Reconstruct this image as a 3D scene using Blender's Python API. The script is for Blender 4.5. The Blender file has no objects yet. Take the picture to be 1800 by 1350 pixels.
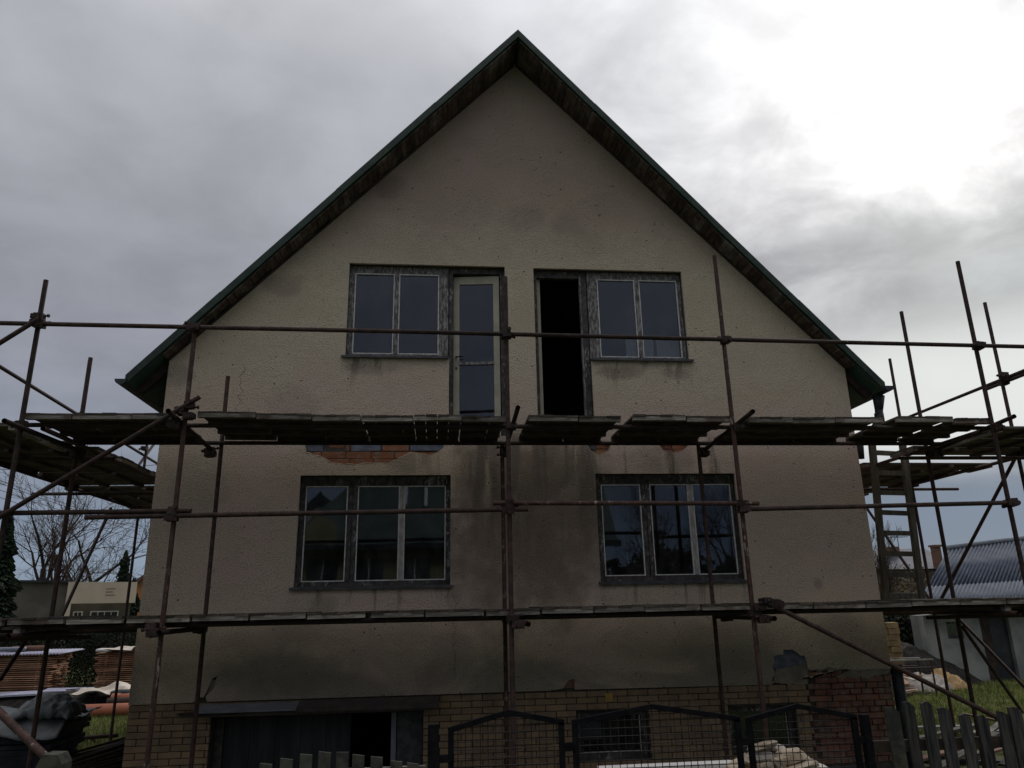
import bpy, math, random
from mathutils import Vector, Matrix
from mathutils.geometry import tessellate_polygon
R = math.radians
random.seed(11)
scene = bpy.context.scene
col = scene.collection

# ------------------------------------------------------------------ camera
CAM = Vector((-1.14688, -9.78472, 3.1))
CF = Vector((0.09738457, 0.95321521, 0.28617654))
CR = Vector((0.99520768, -0.09581838, -0.01950661))
CU = Vector((-0.00882697, -0.28670473, 0.95797833))
FPX = 1300.0
cam_d = bpy.data.cameras.new('camera'); cam = bpy.data.objects.new('camera', cam_d); col.objects.link(cam)
cam.matrix_world = Matrix(((CR.x, CU.x, -CF.x, CAM.x), (CR.y, CU.y, -CF.y, CAM.y), (CR.z, CU.z, -CF.z, CAM.z), (0, 0, 0, 1)))
cam_d.sensor_width = 36; cam_d.lens = FPX / 1800 * 36; cam_d.clip_end = 2000; cam_d.clip_start = 0.05
scene.camera = cam

# ------------------------------------------------------------------ sky and sun
SUN = Vector((0.5425, 0.6301, 0.5556)).normalized()
world = bpy.data.worlds.new('World'); scene.world = world; world.use_nodes = True
wn = world.node_tree.nodes; wl = world.node_tree.links; wn.clear()
def W(t, **k):
    n = wn.new(t)
    for a, b in k.items(): setattr(n, a, b)
    return n
def wmath(op, a, b=None, c=None, clamp=False):
    n = W('ShaderNodeMath', operation=op, use_clamp=clamp)
    for i, v in enumerate((a, b, c)):
        if v is None: continue
        if isinstance(v, (int, float)): n.inputs[i].default_value = v
        else: wl.new(v, n.inputs[i])
    return n.outputs[0]
def wmap(v, a, b, c, d, smooth=True):
    n = W('ShaderNodeMapRange', interpolation_type='SMOOTHSTEP' if smooth else 'LINEAR')
    for i, q in enumerate((a, b, c, d)): n.inputs[i + 1].default_value = q
    wl.new(v, n.inputs[0]); return n.outputs[0]
def wmix(f, a, b, mode='MIX'):
    n = W('ShaderNodeMix', data_type='RGBA', blend_type=mode)
    for s, v in ((0, f), (6, a), (7, b)):
        if isinstance(v, (int, float)): n.inputs[s].default_value = v
        elif isinstance(v, tuple): n.inputs[s].default_value = (*v, 1)
        else: wl.new(v, n.inputs[s])
    return n.outputs[2]
tc = W('ShaderNodeTexCoord'); sep = W('ShaderNodeSeparateXYZ'); wl.new(tc.outputs['Generated'], sep.inputs[0])
dx, dy, dz = sep.outputs
den = wmath('ADD', wmath('MAXIMUM', dz, 0.0), 0.22)
cmb = W('ShaderNodeCombineXYZ'); wl.new(wmath('DIVIDE', dx, den), cmb.inputs[0]); wl.new(wmath('DIVIDE', dy, den), cmb.inputs[1])
def wnoise(scale, det, rough, dist=0.0, off=0.0):
    mp = W('ShaderNodeMapping'); mp.inputs['Location'].default_value = (off, off * .7, off * .3); wl.new(cmb.outputs[0], mp.inputs[0])
    n = W('ShaderNodeTexNoise'); n.inputs['Scale'].default_value = scale; n.inputs['Detail'].default_value = det
    n.inputs['Roughness'].default_value = rough; n.inputs['Distortion'].default_value = dist
    wl.new(mp.outputs[0], n.inputs['Vector']); return n.outputs[0]
nA = wnoise(1.5, 8, .52, .25, 3.1); nB = wnoise(4.2, 7, .55, .3, 7.7)
# angle to the sun
vd = W('ShaderNodeVectorMath', operation='DOT_PRODUCT'); wl.new(tc.outputs['Generated'], vd.inputs[0]); vd.inputs[1].default_value = SUN
cosang = vd.outputs['Value']
glow = wmath('POWER', wmap(cosang, .80, 1.0, 0, 1, False), 2.6)
# cloud deck: blue grey at the horizon, paler overhead
ramp = W('ShaderNodeValToRGB'); wl.new(dz, ramp.inputs[0])
el = ramp.color_ramp.elements
el[0].position = 0.0; el[0].color = (.235, .305, .395, 1)
el[1].position = 1.0; el[1].color = (1.35, 1.34, 1.36, 1)
for p, c in ((.10, (.215, .265, .35)), (.20, (.245, .265, .32)), (.36, (.305, .312, .35)), (.62, (.44, .45, .485))):
    e = el.new(p); e.color = (*c, 1)
tone = wmath('ADD', wmap(nA, .3, .72, .92, 1.12), wmap(nB, .28, .72, -.10, .09))
tone = wmath('MULTIPLY', tone, wmath('SUBTRACT', 1.0, wmath('MULTIPLY', wmap(dx, .15, .6, 0, .45), wmap(dz, .17, .11, 0, 1))))
sw = W('ShaderNodeVectorMath', operation='SCALE'); wl.new(ramp.outputs[0], sw.inputs[0]); wl.new(tone, sw.inputs[3])
# the thin bright cloud round the sun, and the dark bank that rolls under it
edge = wmath('ADD', wmath('MULTIPLY', wmath('SUBTRACT', nA, .5), .30), wmath('MULTIPLY', wmath('SUBTRACT', nB, .5), .15))
bank = wmath('MULTIPLY', wmap(wmath('ADD', dz, edge), .37, .47, 1, 0), wmap(wmath('ADD', dx, edge), .28, .60, 0, 1))
bank = wmath('MULTIPLY', bank, wmap(dy, -.1, .35, 0, 1))
bank_low = wmath('MULTIPLY', bank, wmap(dz, .20, .34, .12, 1))
gl = wmath('MULTIPLY', wmath('MULTIPLY', glow, wmap(dz, .10, .26, .1, 1)), wmath('ADD', wmap(nA, .32, .66, .5, 1.3), wmap(nB, .30, .70, -.42, .34)))
gcol = wmix(1.0, (1.0, .985, .95), (1, 1, 1), 'MULTIPLY')
gs = W('ShaderNodeVectorMath', operation='SCALE'); gs.inputs[0].default_value = (.98, .97, .93); wl.new(wmath('MULTIPLY', gl, .70), gs.inputs[3])
addv = W('ShaderNodeVectorMath', operation='ADD'); wl.new(sw.outputs[0], addv.inputs[0]); wl.new(gs.outputs[0], addv.inputs[1])
darkb = W('ShaderNodeVectorMath', operation='SCALE'); darkb.inputs[0].default_value = (.31, .33, .335)
wl.new(wmath('ADD', wmap(nB, .3, .7, .85, 1.25), wmath('MULTIPLY', glow, .55)), darkb.inputs[3])
cl = wmix(wmath('MULTIPLY', bank_low, .92), addv.outputs[0], darkb.outputs[0])
lowg = wmath('MULTIPLY', wmap(wmath('ADD', dz, wmath('MULTIPLY', edge, .25)), .12, .19, 0, 1), wmap(cosang, .72, .93, 0, .85))
low = wmath('MULTIPLY', wmap(wmath('ADD', dz, wmath('MULTIPLY', edge, .3)), .33, .24, 0, 1), lowg)
cl = wmix(low, cl, (.80, .82, .80))
cl = wmix(wmath('MULTIPLY', wmap(dx, .2, .55, 0, .85), wmap(dz, .17, .09, 0, 1)), cl, (.145, .205, .30))
mul10 = W('ShaderNodeVectorMath', operation='SCALE'); wl.new(cl, mul10.inputs[0]); mul10.inputs[3].default_value = 10.0
sky = W('ShaderNodeTexSky', sky_type='NISHITA'); sky.sun_disc = False
sky.sun_elevation = math.asin(SUN.z); sky.sun_rotation = math.atan2(SUN.x, SUN.y)
sky.altitude = 300; sky.dust_density = 2.0
fin = wmix(.95, sky.outputs[0], mul10.outputs[0])
bg = W('ShaderNodeBackground'); bg.inputs[1].default_value = 0.10; wl.new(fin, bg.inputs[0])
wo = W('ShaderNodeOutputWorld'); wl.new(bg.outputs[0], wo.inputs[0])

sun_d = bpy.data.lights.new('sun', 'SUN'); sun_d.energy = 1.4; sun_d.angle = R(14); sun_d.color = (1, .96, .9)
sun_o = bpy.data.objects.new('sun', sun_d); col.objects.link(sun_o)
sun_o.rotation_euler = SUN.to_track_quat('Z', 'Y').to_euler(); sun_o.location = (20, 22, 25)
vs = scene.view_settings; vs.view_transform = 'Standard'; vs.look = 'None'; vs.gamma = 1; vs.exposure = 0.0; vs.use_curve_mapping = False
scene.render.engine = 'CYCLES'
scene.cycles.max_bounces = 6

# ------------------------------------------------------------------ helpers
def at(u, v, Y):
    d = CF * FPX + CR * (u - 900) - CU * (v - 675); t = (Y - CAM.y) / d.y; return CAM + d * t
def atz(u, v, Z):
    d = CF * FPX + CR * (u - 900) - CU * (v - 675); t = (Z - CAM.z) / d.z; return CAM + d * t
def tag(o, label=None, cat=None, group=None, kind=None):
    if label: o['label'] = label
    if cat: o['category'] = cat
    if group: o['group'] = group
    if kind: o['kind'] = kind
    return o
def empty(name, loc=(0, 0, 0), rz=0):
    o = bpy.data.objects.new(name, None); col.objects.link(o); o.location = loc; o.rotation_euler = (0, 0, rz)
    o.empty_display_size = .2; return o
class MB:
    def __init__(s): s.v = []; s.f = []
    def quad(s, a, b, c, d):
        n = len(s.v); s.v += [tuple(a), tuple(b), tuple(c), tuple(d)]; s.f.append((n, n + 1, n + 2, n + 3)); return s
    def tri(s, a, b, c):
        n = len(s.v); s.v += [tuple(a), tuple(b), tuple(c)]; s.f.append((n, n + 1, n + 2)); return s
    def box(s, x0, x1, y0, y1, z0, z1, j=0.0):
        n = len(s.v)
        for z in (z0, z1):
            for x, y in ((x0, y0), (x1, y0), (x1, y1), (x0, y1)):
                s.v.append((x + random.uniform(-j, j), y + random.uniform(-j, j), z + random.uniform(-j, j)))
        for f in ((0, 3, 2, 1), (4, 5, 6, 7), (0, 1, 5, 4), (1, 2, 6, 5), (2, 3, 7, 6), (3, 0, 4, 7)):
            s.f.append(tuple(n + i for i in f))
        return s
    def obox(s, c, ax, ay, az):
        """box from centre and three half axes"""
        c = Vector(c); n = len(s.v)
        for k in (-1, 1):
            for i, j in ((-1, -1), (1, -1), (1, 1), (-1, 1)):
                s.v.append(tuple(c + Vector(ax) * i + Vector(ay) * j + Vector(az) * k))
        for f in ((0, 3, 2, 1), (4, 5, 6, 7), (0, 1, 5, 4), (1, 2, 6, 5), (2, 3, 7, 6), (3, 0, 4, 7)):
            s.f.append(tuple(n + i for i in f))
        return s
    def beam(s, a, b, w, h, up=(0, 0, 1)):
        a = Vector(a); b = Vector(b); d = (b - a); t = d.normalized(); sd = t.cross(Vector(up))
        if sd.length < 1e-4: sd = t.cross(Vector((0, 1, 0)))
        sd.normalize(); u = sd.cross(t).normalized()
        return s.obox((a + b) / 2, d / 2, sd * w / 2, u * h / 2)
    def tube(s, a, b, r, n=10, r2=None, caps=True):
        a = Vector(a); b = Vector(b); t = (b - a).normalized(); r2 = r if r2 is None else r2
        sd = t.cross(Vector((0, 0, 1)))
        if sd.length < 1e-3: sd = Vector((1, 0, 0))
        sd.normalize(); u = sd.cross(t); o = len(s.v)
        for p, q in ((a, r), (b, r2)):
            for k in range(n):
                an = 2 * math.pi * k / n; s.v.append(tuple(p + (sd * math.cos(an) + u * math.sin(an)) * q))
        for k in range(n):
            k2 = (k + 1) % n; s.f.append((o + k, o + k2, o + n + k2, o + n + k))
        if caps: s.f.append(tuple(o + k for k in range(n - 1, -1, -1))); s.f.append(tuple(o + n + k for k in range(n)))
        return s
    def pipe(s, pts, r, n=10):
        for i in range(len(pts) - 1): s.tube(pts[i], pts[i + 1], r, n)
        return s
    def poly(s, loops, y0, y1):
        """polygon with holes in the xz plane, extruded from y0 (front) to y1"""
        o = len(s.v); flat = [p for l in loops for p in l]; n = len(flat)
        s.v += [(x, y0, z) for x, z in flat] + [(x, y1, z) for x, z in flat]
        for t in tessellate_polygon([[Vector((x, z, 0)) for x, z in l] for l in loops]):
            a, b, c = t
            ar = (flat[b][0] - flat[a][0]) * (flat[c][1] - flat[a][1]) - (flat[b][1] - flat[a][1]) * (flat[c][0] - flat[a][0])
            if ar < 0: a, b, c = a, c, b
            s.f.append((o + a, o + b, o + c)); s.f.append((o + n + a, o + n + c, o + n + b))
        k = 0
        for l in loops:
            m = len(l)
            for i in range(m):
                i2 = (i + 1) % m; s.f.append((o + k + i, o + k + i2, o + n + k + i2, o + n + k + i))
            k += m
        return s
    def mesh(s, name, mat=None, smooth=False):
        me = bpy.data.meshes.new(name); me.from_pydata(s.v, [], s.f); me.update()
        if mat: me.materials.append(mat)
        if smooth: me.polygons.foreach_set('use_smooth', [True] * len(me.polygons))
        return me
    def build(s, name, mat, parent=None, smooth=False):
        o = bpy.data.objects.new(name, s.mesh(name, mat, smooth)); col.objects.link(o)
        if parent: o.parent = parent
        return o
def inst(name, me, parent=None, loc=(0, 0, 0), rot=(0, 0, 0), scale=(1, 1, 1)):
    o = bpy.data.objects.new(name, me); col.objects.link(o); o.location = loc; o.rotation_euler = rot; o.scale = scale
    if parent: o.parent = parent
    return o
ORD = ['first', 'second', 'third', 'fourth', 'fifth', 'sixth', 'seventh', 'eighth', 'ninth', 'tenth', 'eleventh', 'twelfth', 'thirteenth', 'fourteenth', 'fifteenth', 'sixteenth', 'seventeenth', 'eighteenth', 'nineteenth', 'twentieth', 'twenty-first', 'twenty-second', 'twenty-third', 'twenty-fourth']

# ------------------------------------------------------------------ materials
class Mt:
    def __init__(s, name, rough=.8, metal=0.0):
        s.m = bpy.data.materials.new(name); s.m.use_nodes = True; s.t = s.m.node_tree; s.n = s.t.nodes; s.l = s.t.links
        s.b = s.n['Principled BSDF']; s.b.inputs['Roughness'].default_value = rough; s.b.inputs['Metallic'].default_value = metal
        s.b.inputs['Specular IOR Level'].default_value = .3
        g = s.n.new('ShaderNodeNewGeometry'); s.P = g.outputs['Position']; s.N = g.outputs['Normal']
        s.O = s.n.new('ShaderNodeTexCoord').outputs['Object']
        s.rnd = s.n.new('ShaderNodeObjectInfo').outputs['Random']
    def put(s, n, i, v):
        if isinstance(v, (int, float)): n.inputs[i].default_value = v
        elif isinstance(v, tuple): n.inputs[i].default_value = (*v, 1) if len(n.inputs[i].default_value) == 4 else v
        else: s.l.new(v, n.inputs[i])
    def noise(s, scale, det=4, rough=.55, vec=None, stretch=None, dist=0, off=0.0):
        n = s.n.new('ShaderNodeTexNoise'); n.inputs['Scale'].default_value = scale; n.inputs['Detail'].default_value = det
        n.inputs['Roughness'].default_value = rough; n.inputs['Distortion'].default_value = dist
        mp = s.n.new('ShaderNodeMapping'); s.l.new(vec or s.P, mp.inputs[0]); mp.inputs['Scale'].default_value = stretch or (1, 1, 1)
        mp.inputs['Location'].default_value = (off, off * 1.3, off * .6)
        s.l.new(mp.outputs[0], n.inputs['Vector']); return n.outputs[0]
    def voro(s, scale, vec=None):
        n = s.n.new('ShaderNodeTexVoronoi'); n.inputs['Scale'].default_value = scale; s.l.new(vec or s.P, n.inputs['Vector']); return n.outputs['Distance']
    def map(s, v, a, b, c=0, d=1, smooth=True):
        n = s.n.new('ShaderNodeMapRange'); n.interpolation_type = 'SMOOTHSTEP' if smooth else 'LINEAR'
        for i, q in enumerate((a, b, c, d)): s.put(n, i + 1, q)
        s.put(n, 0, v); return n.outputs[0]
    def math(s, op, a, b=0.0, clamp=False):
        n = s.n.new('ShaderNodeMath'); n.operation = op; n.use_clamp = clamp; s.put(n, 0, a); s.put(n, 1, b); return n.outputs[0]
    def mix(s, f, a, b, mode='MIX'):
        n = s.n.new('ShaderNodeMix'); n.data_type = 'RGBA'; n.blend_type = mode; s.put(n, 0, f); s.put(n, 6, a); s.put(n, 7, b); return n.outputs[2]
    def xyz(s, v=None):
        n = s.n.new('ShaderNodeSeparateXYZ'); s.l.new(v or s.P, n.inputs[0]); return n.outputs
    def vary(s, c, amt=.25):
        k = s.map(s.rnd, 0, 1, 1 - amt, 1 + amt, False)
        n = s.n.new('ShaderNodeVectorMath'); n.operation = 'SCALE'; s.put(n, 0, c); s.l.new(k, n.inputs[3]); return n.outputs[0]
    def colour(s, c): s.put(s.b, 'Base Color', c) if not isinstance(c, tuple) else setattr(s.b.inputs['Base Color'], 'default_value', (*c, 1)); return s
    def bump(s, hgt, strength=.4, dist=.01):
        n = s.n.new('ShaderNodeBump'); n.inputs['Strength'].default_value = strength; n.inputs['Distance'].default_value = dist
        s.l.new(hgt, n.inputs['Height']); s.l.new(n.outputs[0], s.b.inputs['Normal']); return s
M = {}
def mottled(name, c1, c2, scale=8, rough=.8, bump=.3, bscale=40, dist=.004, vary=.2, stretch=None, metal=0.0, obj=False, lo=.35, hi=.68):
    m = Mt(name, rough, metal); vec = m.O if obj else m.P
    f = m.map(m.noise(scale, 5, .6, vec, stretch), lo, hi)
    c = m.mix(f, c1, c2)
    m.colour(m.vary(c, vary) if vary else c)
    if bump: m.bump(m.noise(bscale, 4, .6, vec, stretch), bump, dist)
    M[name] = m.m; return m
mottled('tube_rust', (.027, .018, .016), (.066, .036, .029), 14, .75, .3, 90, .002, .3)
# splashes of old paint and mortar on some of the tubes
m = Mt('tube_painted', .72)
sp = m.map(m.noise(20, 6, .7, None, (1, 1, .4)), .55, .63)
sp = m.math('MULTIPLY', sp, m.map(m.noise(1.3, 3, .5, off=4.), .42, .60, .05, .85))
base = m.mix(m.map(m.noise(13, 4, .6), .35, .65), (.036, .020, .017), (.075, .037, .028))
m.colour(m.mix(sp, base, (.30, .255, .22))); m.bump(m.noise(60, 4, .6), .35, .003); M['tube_painted'] = m.m
mottled('tube_shaded', (.022, .016, .014), (.045, .028, .022), 14, .8, .3, 90, .002, .2)  # darker copy of the rust: shade under the platforms put into the colour
mottled('mossy', (.030, .031, .025), (.085, .084, .068), 8, .9, .5, 40, .006, 0)
mottled('coupler', (.022, .016, .015), (.055, .031, .026), 30, .7, .4, 120, .003, .3, metal=.1)
m = Mt('deck_wood', .85)
g = m.noise(5, 6, .65, m.O, (1.2, 1.2, 1.2)); g2 = m.noise(38, 4, .6, m.O, (.12, 1, 1))
c = m.mix(m.map(g, .35, .7), (.050, .039, .031), (.10, .083, .067)); c = m.mix(m.map(g2, .45, .75, 0, .6), c, (.032, .024, .02))
m.colour(m.vary(c, .4)); m.bump(g2, .5, .004); M['deck_wood'] = m.m
m = Mt('batten_wood', .85)
g = m.noise(26, 5, .65, m.O, (.15, 1, 1)); c = m.mix(m.map(g, .35, .7), (.15, .135, .115), (.33, .31, .28))
c = m.mix(m.map(m.noise(3.5, 4, .6), .5, .66), c, (.10, .075, .06)); m.colour(m.vary(c, .38)); m.bump(g, .5, .004); M['batten_wood'] = m.m
mottled('grey_timber', (.10, .095, .085), (.20, .185, .16), 6, .85, .5, 40, .004, .3, (4, 4, .5))
mottled('dark_picket', (.016, .016, .018), (.080, .074, .070), 9, .85, .5, 50, .004, .35, (4, 4, .4))
mottled('ladder_wood', (.075, .065, .05), (.14, .12, .092), 6, .85, .4, 40, .003, .15, (3, 3, .5))
mottled('black_iron', (.006, .0062, .008), (.013, .0125, .014), 20, .9, .25, 120, .001, .1).b.inputs['Specular IOR Level'].default_value = .08
mottled('wire', (.015, .013, .013), (.04, .033, .028), 9, .6, 0)
m = Mt('verge_green', .5)
c = m.mix(m.map(m.noise(6, 5, .65), .35, .7), (.012, .028, .020), (.026, .050, .036)); c = m.mix(m.map(m.noise(1.7, 5, .7, off=2), .58, .75, 0, .8), c, (.07, .085, .06))
m.colour(c); m.bump(m.noise(30, 3), .15, .003); M['verge_green'] = m.m
mottled('roof_sheet', (.03, .07, .045), (.05, .10, .065), 3, .6, 0, vary=0)
m = Mt('soffit_wood', .85)
g = m.noise(22, 5, .65, None, (1, .25, 1)); c = m.mix(m.map(g, .35, .68), (.045, .030, .023), (.11, .08, .06))
c = m.mix(m.map(m.noise(2.2, 5, .65, off=5), .52, .7), c, (.15, .135, .115)); m.colour(m.vary(c, .4)); m.bump(g, .4, .003); M['soffit_wood'] = m.m
mottled('dark_timber', (.03, .022, .018), (.06, .045, .035), 6, .9, .3, 30)
mottled('gutter', (.02, .025, .03), (.045, .05, .055), 6, .5, 0, metal=.2)
# weathered frame paint, flaking
m = Mt('frame_dark', .75)
n1 = m.noise(34, 6, .7, None, (1, 1, .35)); pk = m.map(n1, .52, .60); pk = m.math('MULTIPLY', pk, m.map(m.noise(2.3, 3, .5), .42, .62))
c = m.mix(pk, m.mix(m.map(m.noise(12, 5), .35, .65), (.035, .032, .034), (.085, .072, .068)), (.30, .28, .27)); m.colour(c); m.bump(n1, .5, .004); M['frame_dark'] = m.m
m = Mt('frame_grey', .75)
n1 = m.noise(30, 6, .7, None, (1, 1, .3)); c = m.mix(m.map(n1, .42, .6), (.075, .068, .068), (.27, .255, .25)); m.colour(c); m.bump(n1, .5, .004); M['frame_grey'] = m.m
mottled('bead_white', (.48, .47, .45), (.74, .72, .69), 26, .7, .3, 80, .002, 0)
mottled('sash_pale', (.26, .25, .235), (.44, .42, .395), 30, .75, .4, 60, .003, 0, (1, 1, .3))
mottled('door_cream', (.33, .305, .235), (.42, .39, .31), 5, .6, .15, 60, .001, 0, lo=.3, hi=.7)
mottled('sill_metal', (.045, .046, .052), (.085, .085, .09), 12, .55, .2, 60, .002, 0, metal=.2)
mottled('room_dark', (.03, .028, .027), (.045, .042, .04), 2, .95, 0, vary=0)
mottled('curtain_pale', (.60, .57, .54), (.72, .69, .66), 20, .9, .2, 50, .003, .1, (4, 4, .3))
m = Mt('glass', .02); 
tr = m.n.new('ShaderNodeBsdfTransparent'); tr.inputs[0].default_value = (.72, .74, .76, 1)
gl_ = m.n.new('ShaderNodeBsdfGlossy'); gl_.inputs['Roughness'].default_value = .015; gl_.inputs[0].default_value = (.78, .86, 1, 1)
fr = m.n.new('ShaderNodeFresnel'); fr.inputs[0].default_value = 1.62
wv = m.n.new('ShaderNodeBump'); wv.inputs['Strength'].default_value = .10; wv.inputs['Distance'].default_value = .01
m.l.new(m.noise(1.6, 2, .5), wv.inputs['Height']); m.l.new(wv.outputs[0], gl_.inputs['Normal'])
mx = m.n.new('ShaderNodeMixShader'); m.l.new(m.math('MULTIPLY', fr.outputs[0], .85, True), mx.inputs[0]); m.l.new(tr.outputs[0], mx.inputs[1]); m.l.new(gl_.outputs[0], mx.inputs[2])
dd = m.n.new('ShaderNodeBsdfDiffuse'); dd.inputs[0].default_value = (.42, .40, .37, 1)
dirt = m.math('ADD', m.map(m.noise(3.5, 6, .65, None, (1, 1, .6), .3), .38, .75, .008, .06), m.map(m.noise(14, 5, .7, None, (1.5, 1, .3)), .55, .75, 0, .05))
mx2 = m.n.new('ShaderNodeMixShader'); m.l.new(dirt, mx2.inputs[0]); m.l.new(mx.outputs[0], mx2.inputs[1]); m.l.new(dd.outputs[0], mx2.inputs[2])
m.l.new(mx2.outputs[0], m.n['Material Output'].inputs[0]); M['glass'] = m.m

# rough render of the gable wall: colour patches, drips and algae with shapes of their own
m = Mt('plaster', .92)
X, Y_, Z = m.xyz()
big = m.noise(.55, 5, .55, dist=.4); mid = m.noise(1.5, 6, .6, off=3.)
c = m.mix(m.map(big, .38, .62), (.300, .234, .180), (.302, .224, .194))
c = m.mix(m.map(mid, .40, .70, 0, .65), c, (.305, .262, .200))
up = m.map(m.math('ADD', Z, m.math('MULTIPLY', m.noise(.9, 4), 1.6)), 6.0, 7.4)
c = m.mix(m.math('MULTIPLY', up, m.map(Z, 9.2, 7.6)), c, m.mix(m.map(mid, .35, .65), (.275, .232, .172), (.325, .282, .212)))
# algae in blotches
alg = m.math('MULTIPLY', m.map(m.noise(.8, 6, .6, None, (1, 1, 1.6), .6, 9.), .34, .58), m.map(m.math('ADD', Z, m.math('MULTIPLY', m.noise(.7, 3, .5, off=1.), 1.8)), 4.1, 3.1))
c = m.mix(m.math('MULTIPLY', alg, .66), c, (.105, .096, .074))
# soot and drip runs
streak = m.noise(2.6, 5, .6, None, (1.6, 1, .14), .2, 2.)
def spot(x0, z0, sx, sz):
    a = m.math('DIVIDE', m.math('SUBTRACT', X, x0), sx); b = m.math('DIVIDE', m.math('SUBTRACT', Z, z0), sz)
    r = m.math('ADD', m.math('MULTIPLY', a, a), m.math('MULTIPLY', b, b)); r = m.math('ADD', r, m.math('MULTIPLY', m.math('SUBTRACT', m.noise(3.2, 5, .6, off=x0), .5), 2.2))
    return m.map(r, 1.15, .05)
for (x0, z0, sx, sz, k, cc) in ((.0, 4.1, 1.35, 1.5, .95, (.098, .070, .049)), (.2, 4.5, .8, .9, .5, (.085, .065, .048)), (-.45, 4.8, .5, .6, .65, (.075, .062, .048)), (.75, 4.95, .5, .4, .7, (.075, .064, .050)), (.5, 3.6, .6, .7, .5, (.10, .075, .055)), (-.75, 3.3, .4, .5, .4, (.11, .08, .06)), (2.0, 5.0, .6, .25, .45, (.10, .085, .065)), (-1.5, 5.0, .35, .25, .6, (.09, .075, .062)),
        (-2.1, 6.25, .45, .12, .6, (.13, .10, .075)), (1.4, 6.22, .4, .12, .7, (.12, .10, .07)), (2.2, 6.2, .25, .10, .5, (.13, .10, .075)), (-2.3, 6.28, .2, .1, .6, (.09, .07, .06)),
        (.1, 8.6, .35, .25, .35, (.16, .13, .12)), (.75, 8.55, .3, .2, .35, (.16, .13, .12)), (-3.1, 5.75, .4, .3, .4, (.17, .14, .125)), (-4.3, 4.6, .5, .6, .45, (.15, .145, .115)),
        (-3.0, 2.35, .9, .3, .55, (.075, .075, .058)), (2.6, 2.55, .8, .4, .4, (.11, .105, .082)), (4.1, 2.7, .5, .35, .45, (.11, .105, .085)), (-2.55, 3.1, .22, .2, .6, (.10, .10, .075)), (3.9, 3.3, .08, .1, .6, (.12, .10, .085)),
        (-1.9, 9.05, .3, .25, .5, (.13, .10, .095)), (-3.3, 7.45, .35, .2, .5, (.13, .105, .095)), (-4.6, 6.1, .22, .2, .6, (.12, .1, .09))):
    c = m.mix(m.math('MULTIPLY', spot(x0, z0, sx, sz), k * .85), c, cc)
for (xa, xb, zs) in ((-2.9, -1.0, 3.33), (1.0, 2.9, 3.33), (-2.45, -1.05, 6.39), (1.0, 2.45, 6.39)):
    dr = m.map(m.noise(7.5, 5, .6, None, (1, 1, .10), .1, xa), .54, .62); dl = m.map(m.noise(3.0, 3, .5, None, (1, 1, .02), 0, xb), .35, .65, .12, .62, False)
    low_ = m.map(m.math('SUBTRACT', zs, Z), 0, dl, 1, 0); dr = m.math('MULTIPLY', dr, low_)
    dr = m.math('MULTIPLY', dr, m.math('MULTIPLY', m.math('GREATER_THAN', X, xa), m.math('LESS_THAN', X, xb))); dr = m.math('MULTIPLY', dr, m.math('LESS_THAN', Z, zs))
    c = m.mix(m.math('MULTIPLY', dr, .7), c, (.085, .068, .052))
runs = m.math('MULTIPLY', m.map(streak, .51, .62), m.math('MULTIPLY', m.map(Z, 5.45, 5.2), m.map(Z, 3.2, 4.6)))
runs = m.math('MULTIPLY', runs, m.math('MULTIPLY', m.map(X, -1.5, -.9), m.map(X, 3.2, 2.7)))
c = m.mix(m.math('MULTIPLY', runs, .9), c, (.078, .062, .047))
pale = m.math('MULTIPLY', m.map(m.noise(2.2, 5, .6, None, (1.5, 1, .2), .2, 6.), .56, .70), m.math('MULTIPLY', m.map(Z, 5.4, 5.1), m.map(Z, 3.9, 4.7)))
c = m.mix(m.math('MULTIPLY', pale, .55), c, (.33, .28, .205))
# pits and grains of the roughcast
vv = m.voro(9); pits = m.math('MULTIPLY', m.map(vv, .12, .06), m.map(m.noise(7, 2, .5, off=8.), .50, .56))
c = m.mix(m.math('MULTIPLY', pits, .8), c, (.04, .035, .03))
v2 = m.voro(13); gr = m.math('MULTIPLY', m.map(v2, .06, .03), m.map(m.noise(9, 2, .5, off=3.3), .6, .64)); c = m.mix(gr, c, (.62, .60, .56))
fine = m.noise(70, 4, .65); c = m.mix(m.map(fine, .35, .62, .5, 0), c, (.07, .06, .05))
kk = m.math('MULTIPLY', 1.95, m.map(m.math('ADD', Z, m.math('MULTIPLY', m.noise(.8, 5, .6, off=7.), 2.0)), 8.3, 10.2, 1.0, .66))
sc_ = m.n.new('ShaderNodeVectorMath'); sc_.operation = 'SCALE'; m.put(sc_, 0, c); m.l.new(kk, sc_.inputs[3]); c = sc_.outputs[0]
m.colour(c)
hh = m.math('ADD', m.math('MULTIPLY', m.noise(75, 4, .6), 1.0), m.math('MULTIPLY', m.map(m.voro(42), 0, .5), .8)); hh = m.math('ADD', hh, m.math('MULTIPLY', pits, -2.))
hh = m.math('MULTIPLY', hh, m.map(mid, .35, .65, .55, 1.2)); m.bump(hh, 1.0, .011); M['plaster'] = m.m
mottled('mortar', (.13, .115, .10), (.22, .20, .175), 9, .95, .5, 60, .006, 0)
mottled('dark_mortar', (.045, .04, .036), (.085, .075, .065), 12, .95, .5, 60, .006, 0)
mottled('undercoat', (.16, .138, .115), (.25, .215, .18), 5, .95, .6, 60, .008, 0)
m = Mt('yellow_brick', .7)
c = m.mix(m.map(m.rnd, 0, 1, 0, 1, False), (.215, .145, .088), (.31, .21, .125)); c = m.mix(m.map(m.noise(5, 5, .6), .36, .68, 0, .75), c, (.145, .105, .075)); c = m.mix(m.map(m.noise(24, 5, .7), .58, .72, 0, .5), c, (.09, .07, .055)); m.colour(c); m.bump(m.noise(50, 4), .3, .003); M['yellow_brick'] = m.m
m = Mt('red_brick', .9)
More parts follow.
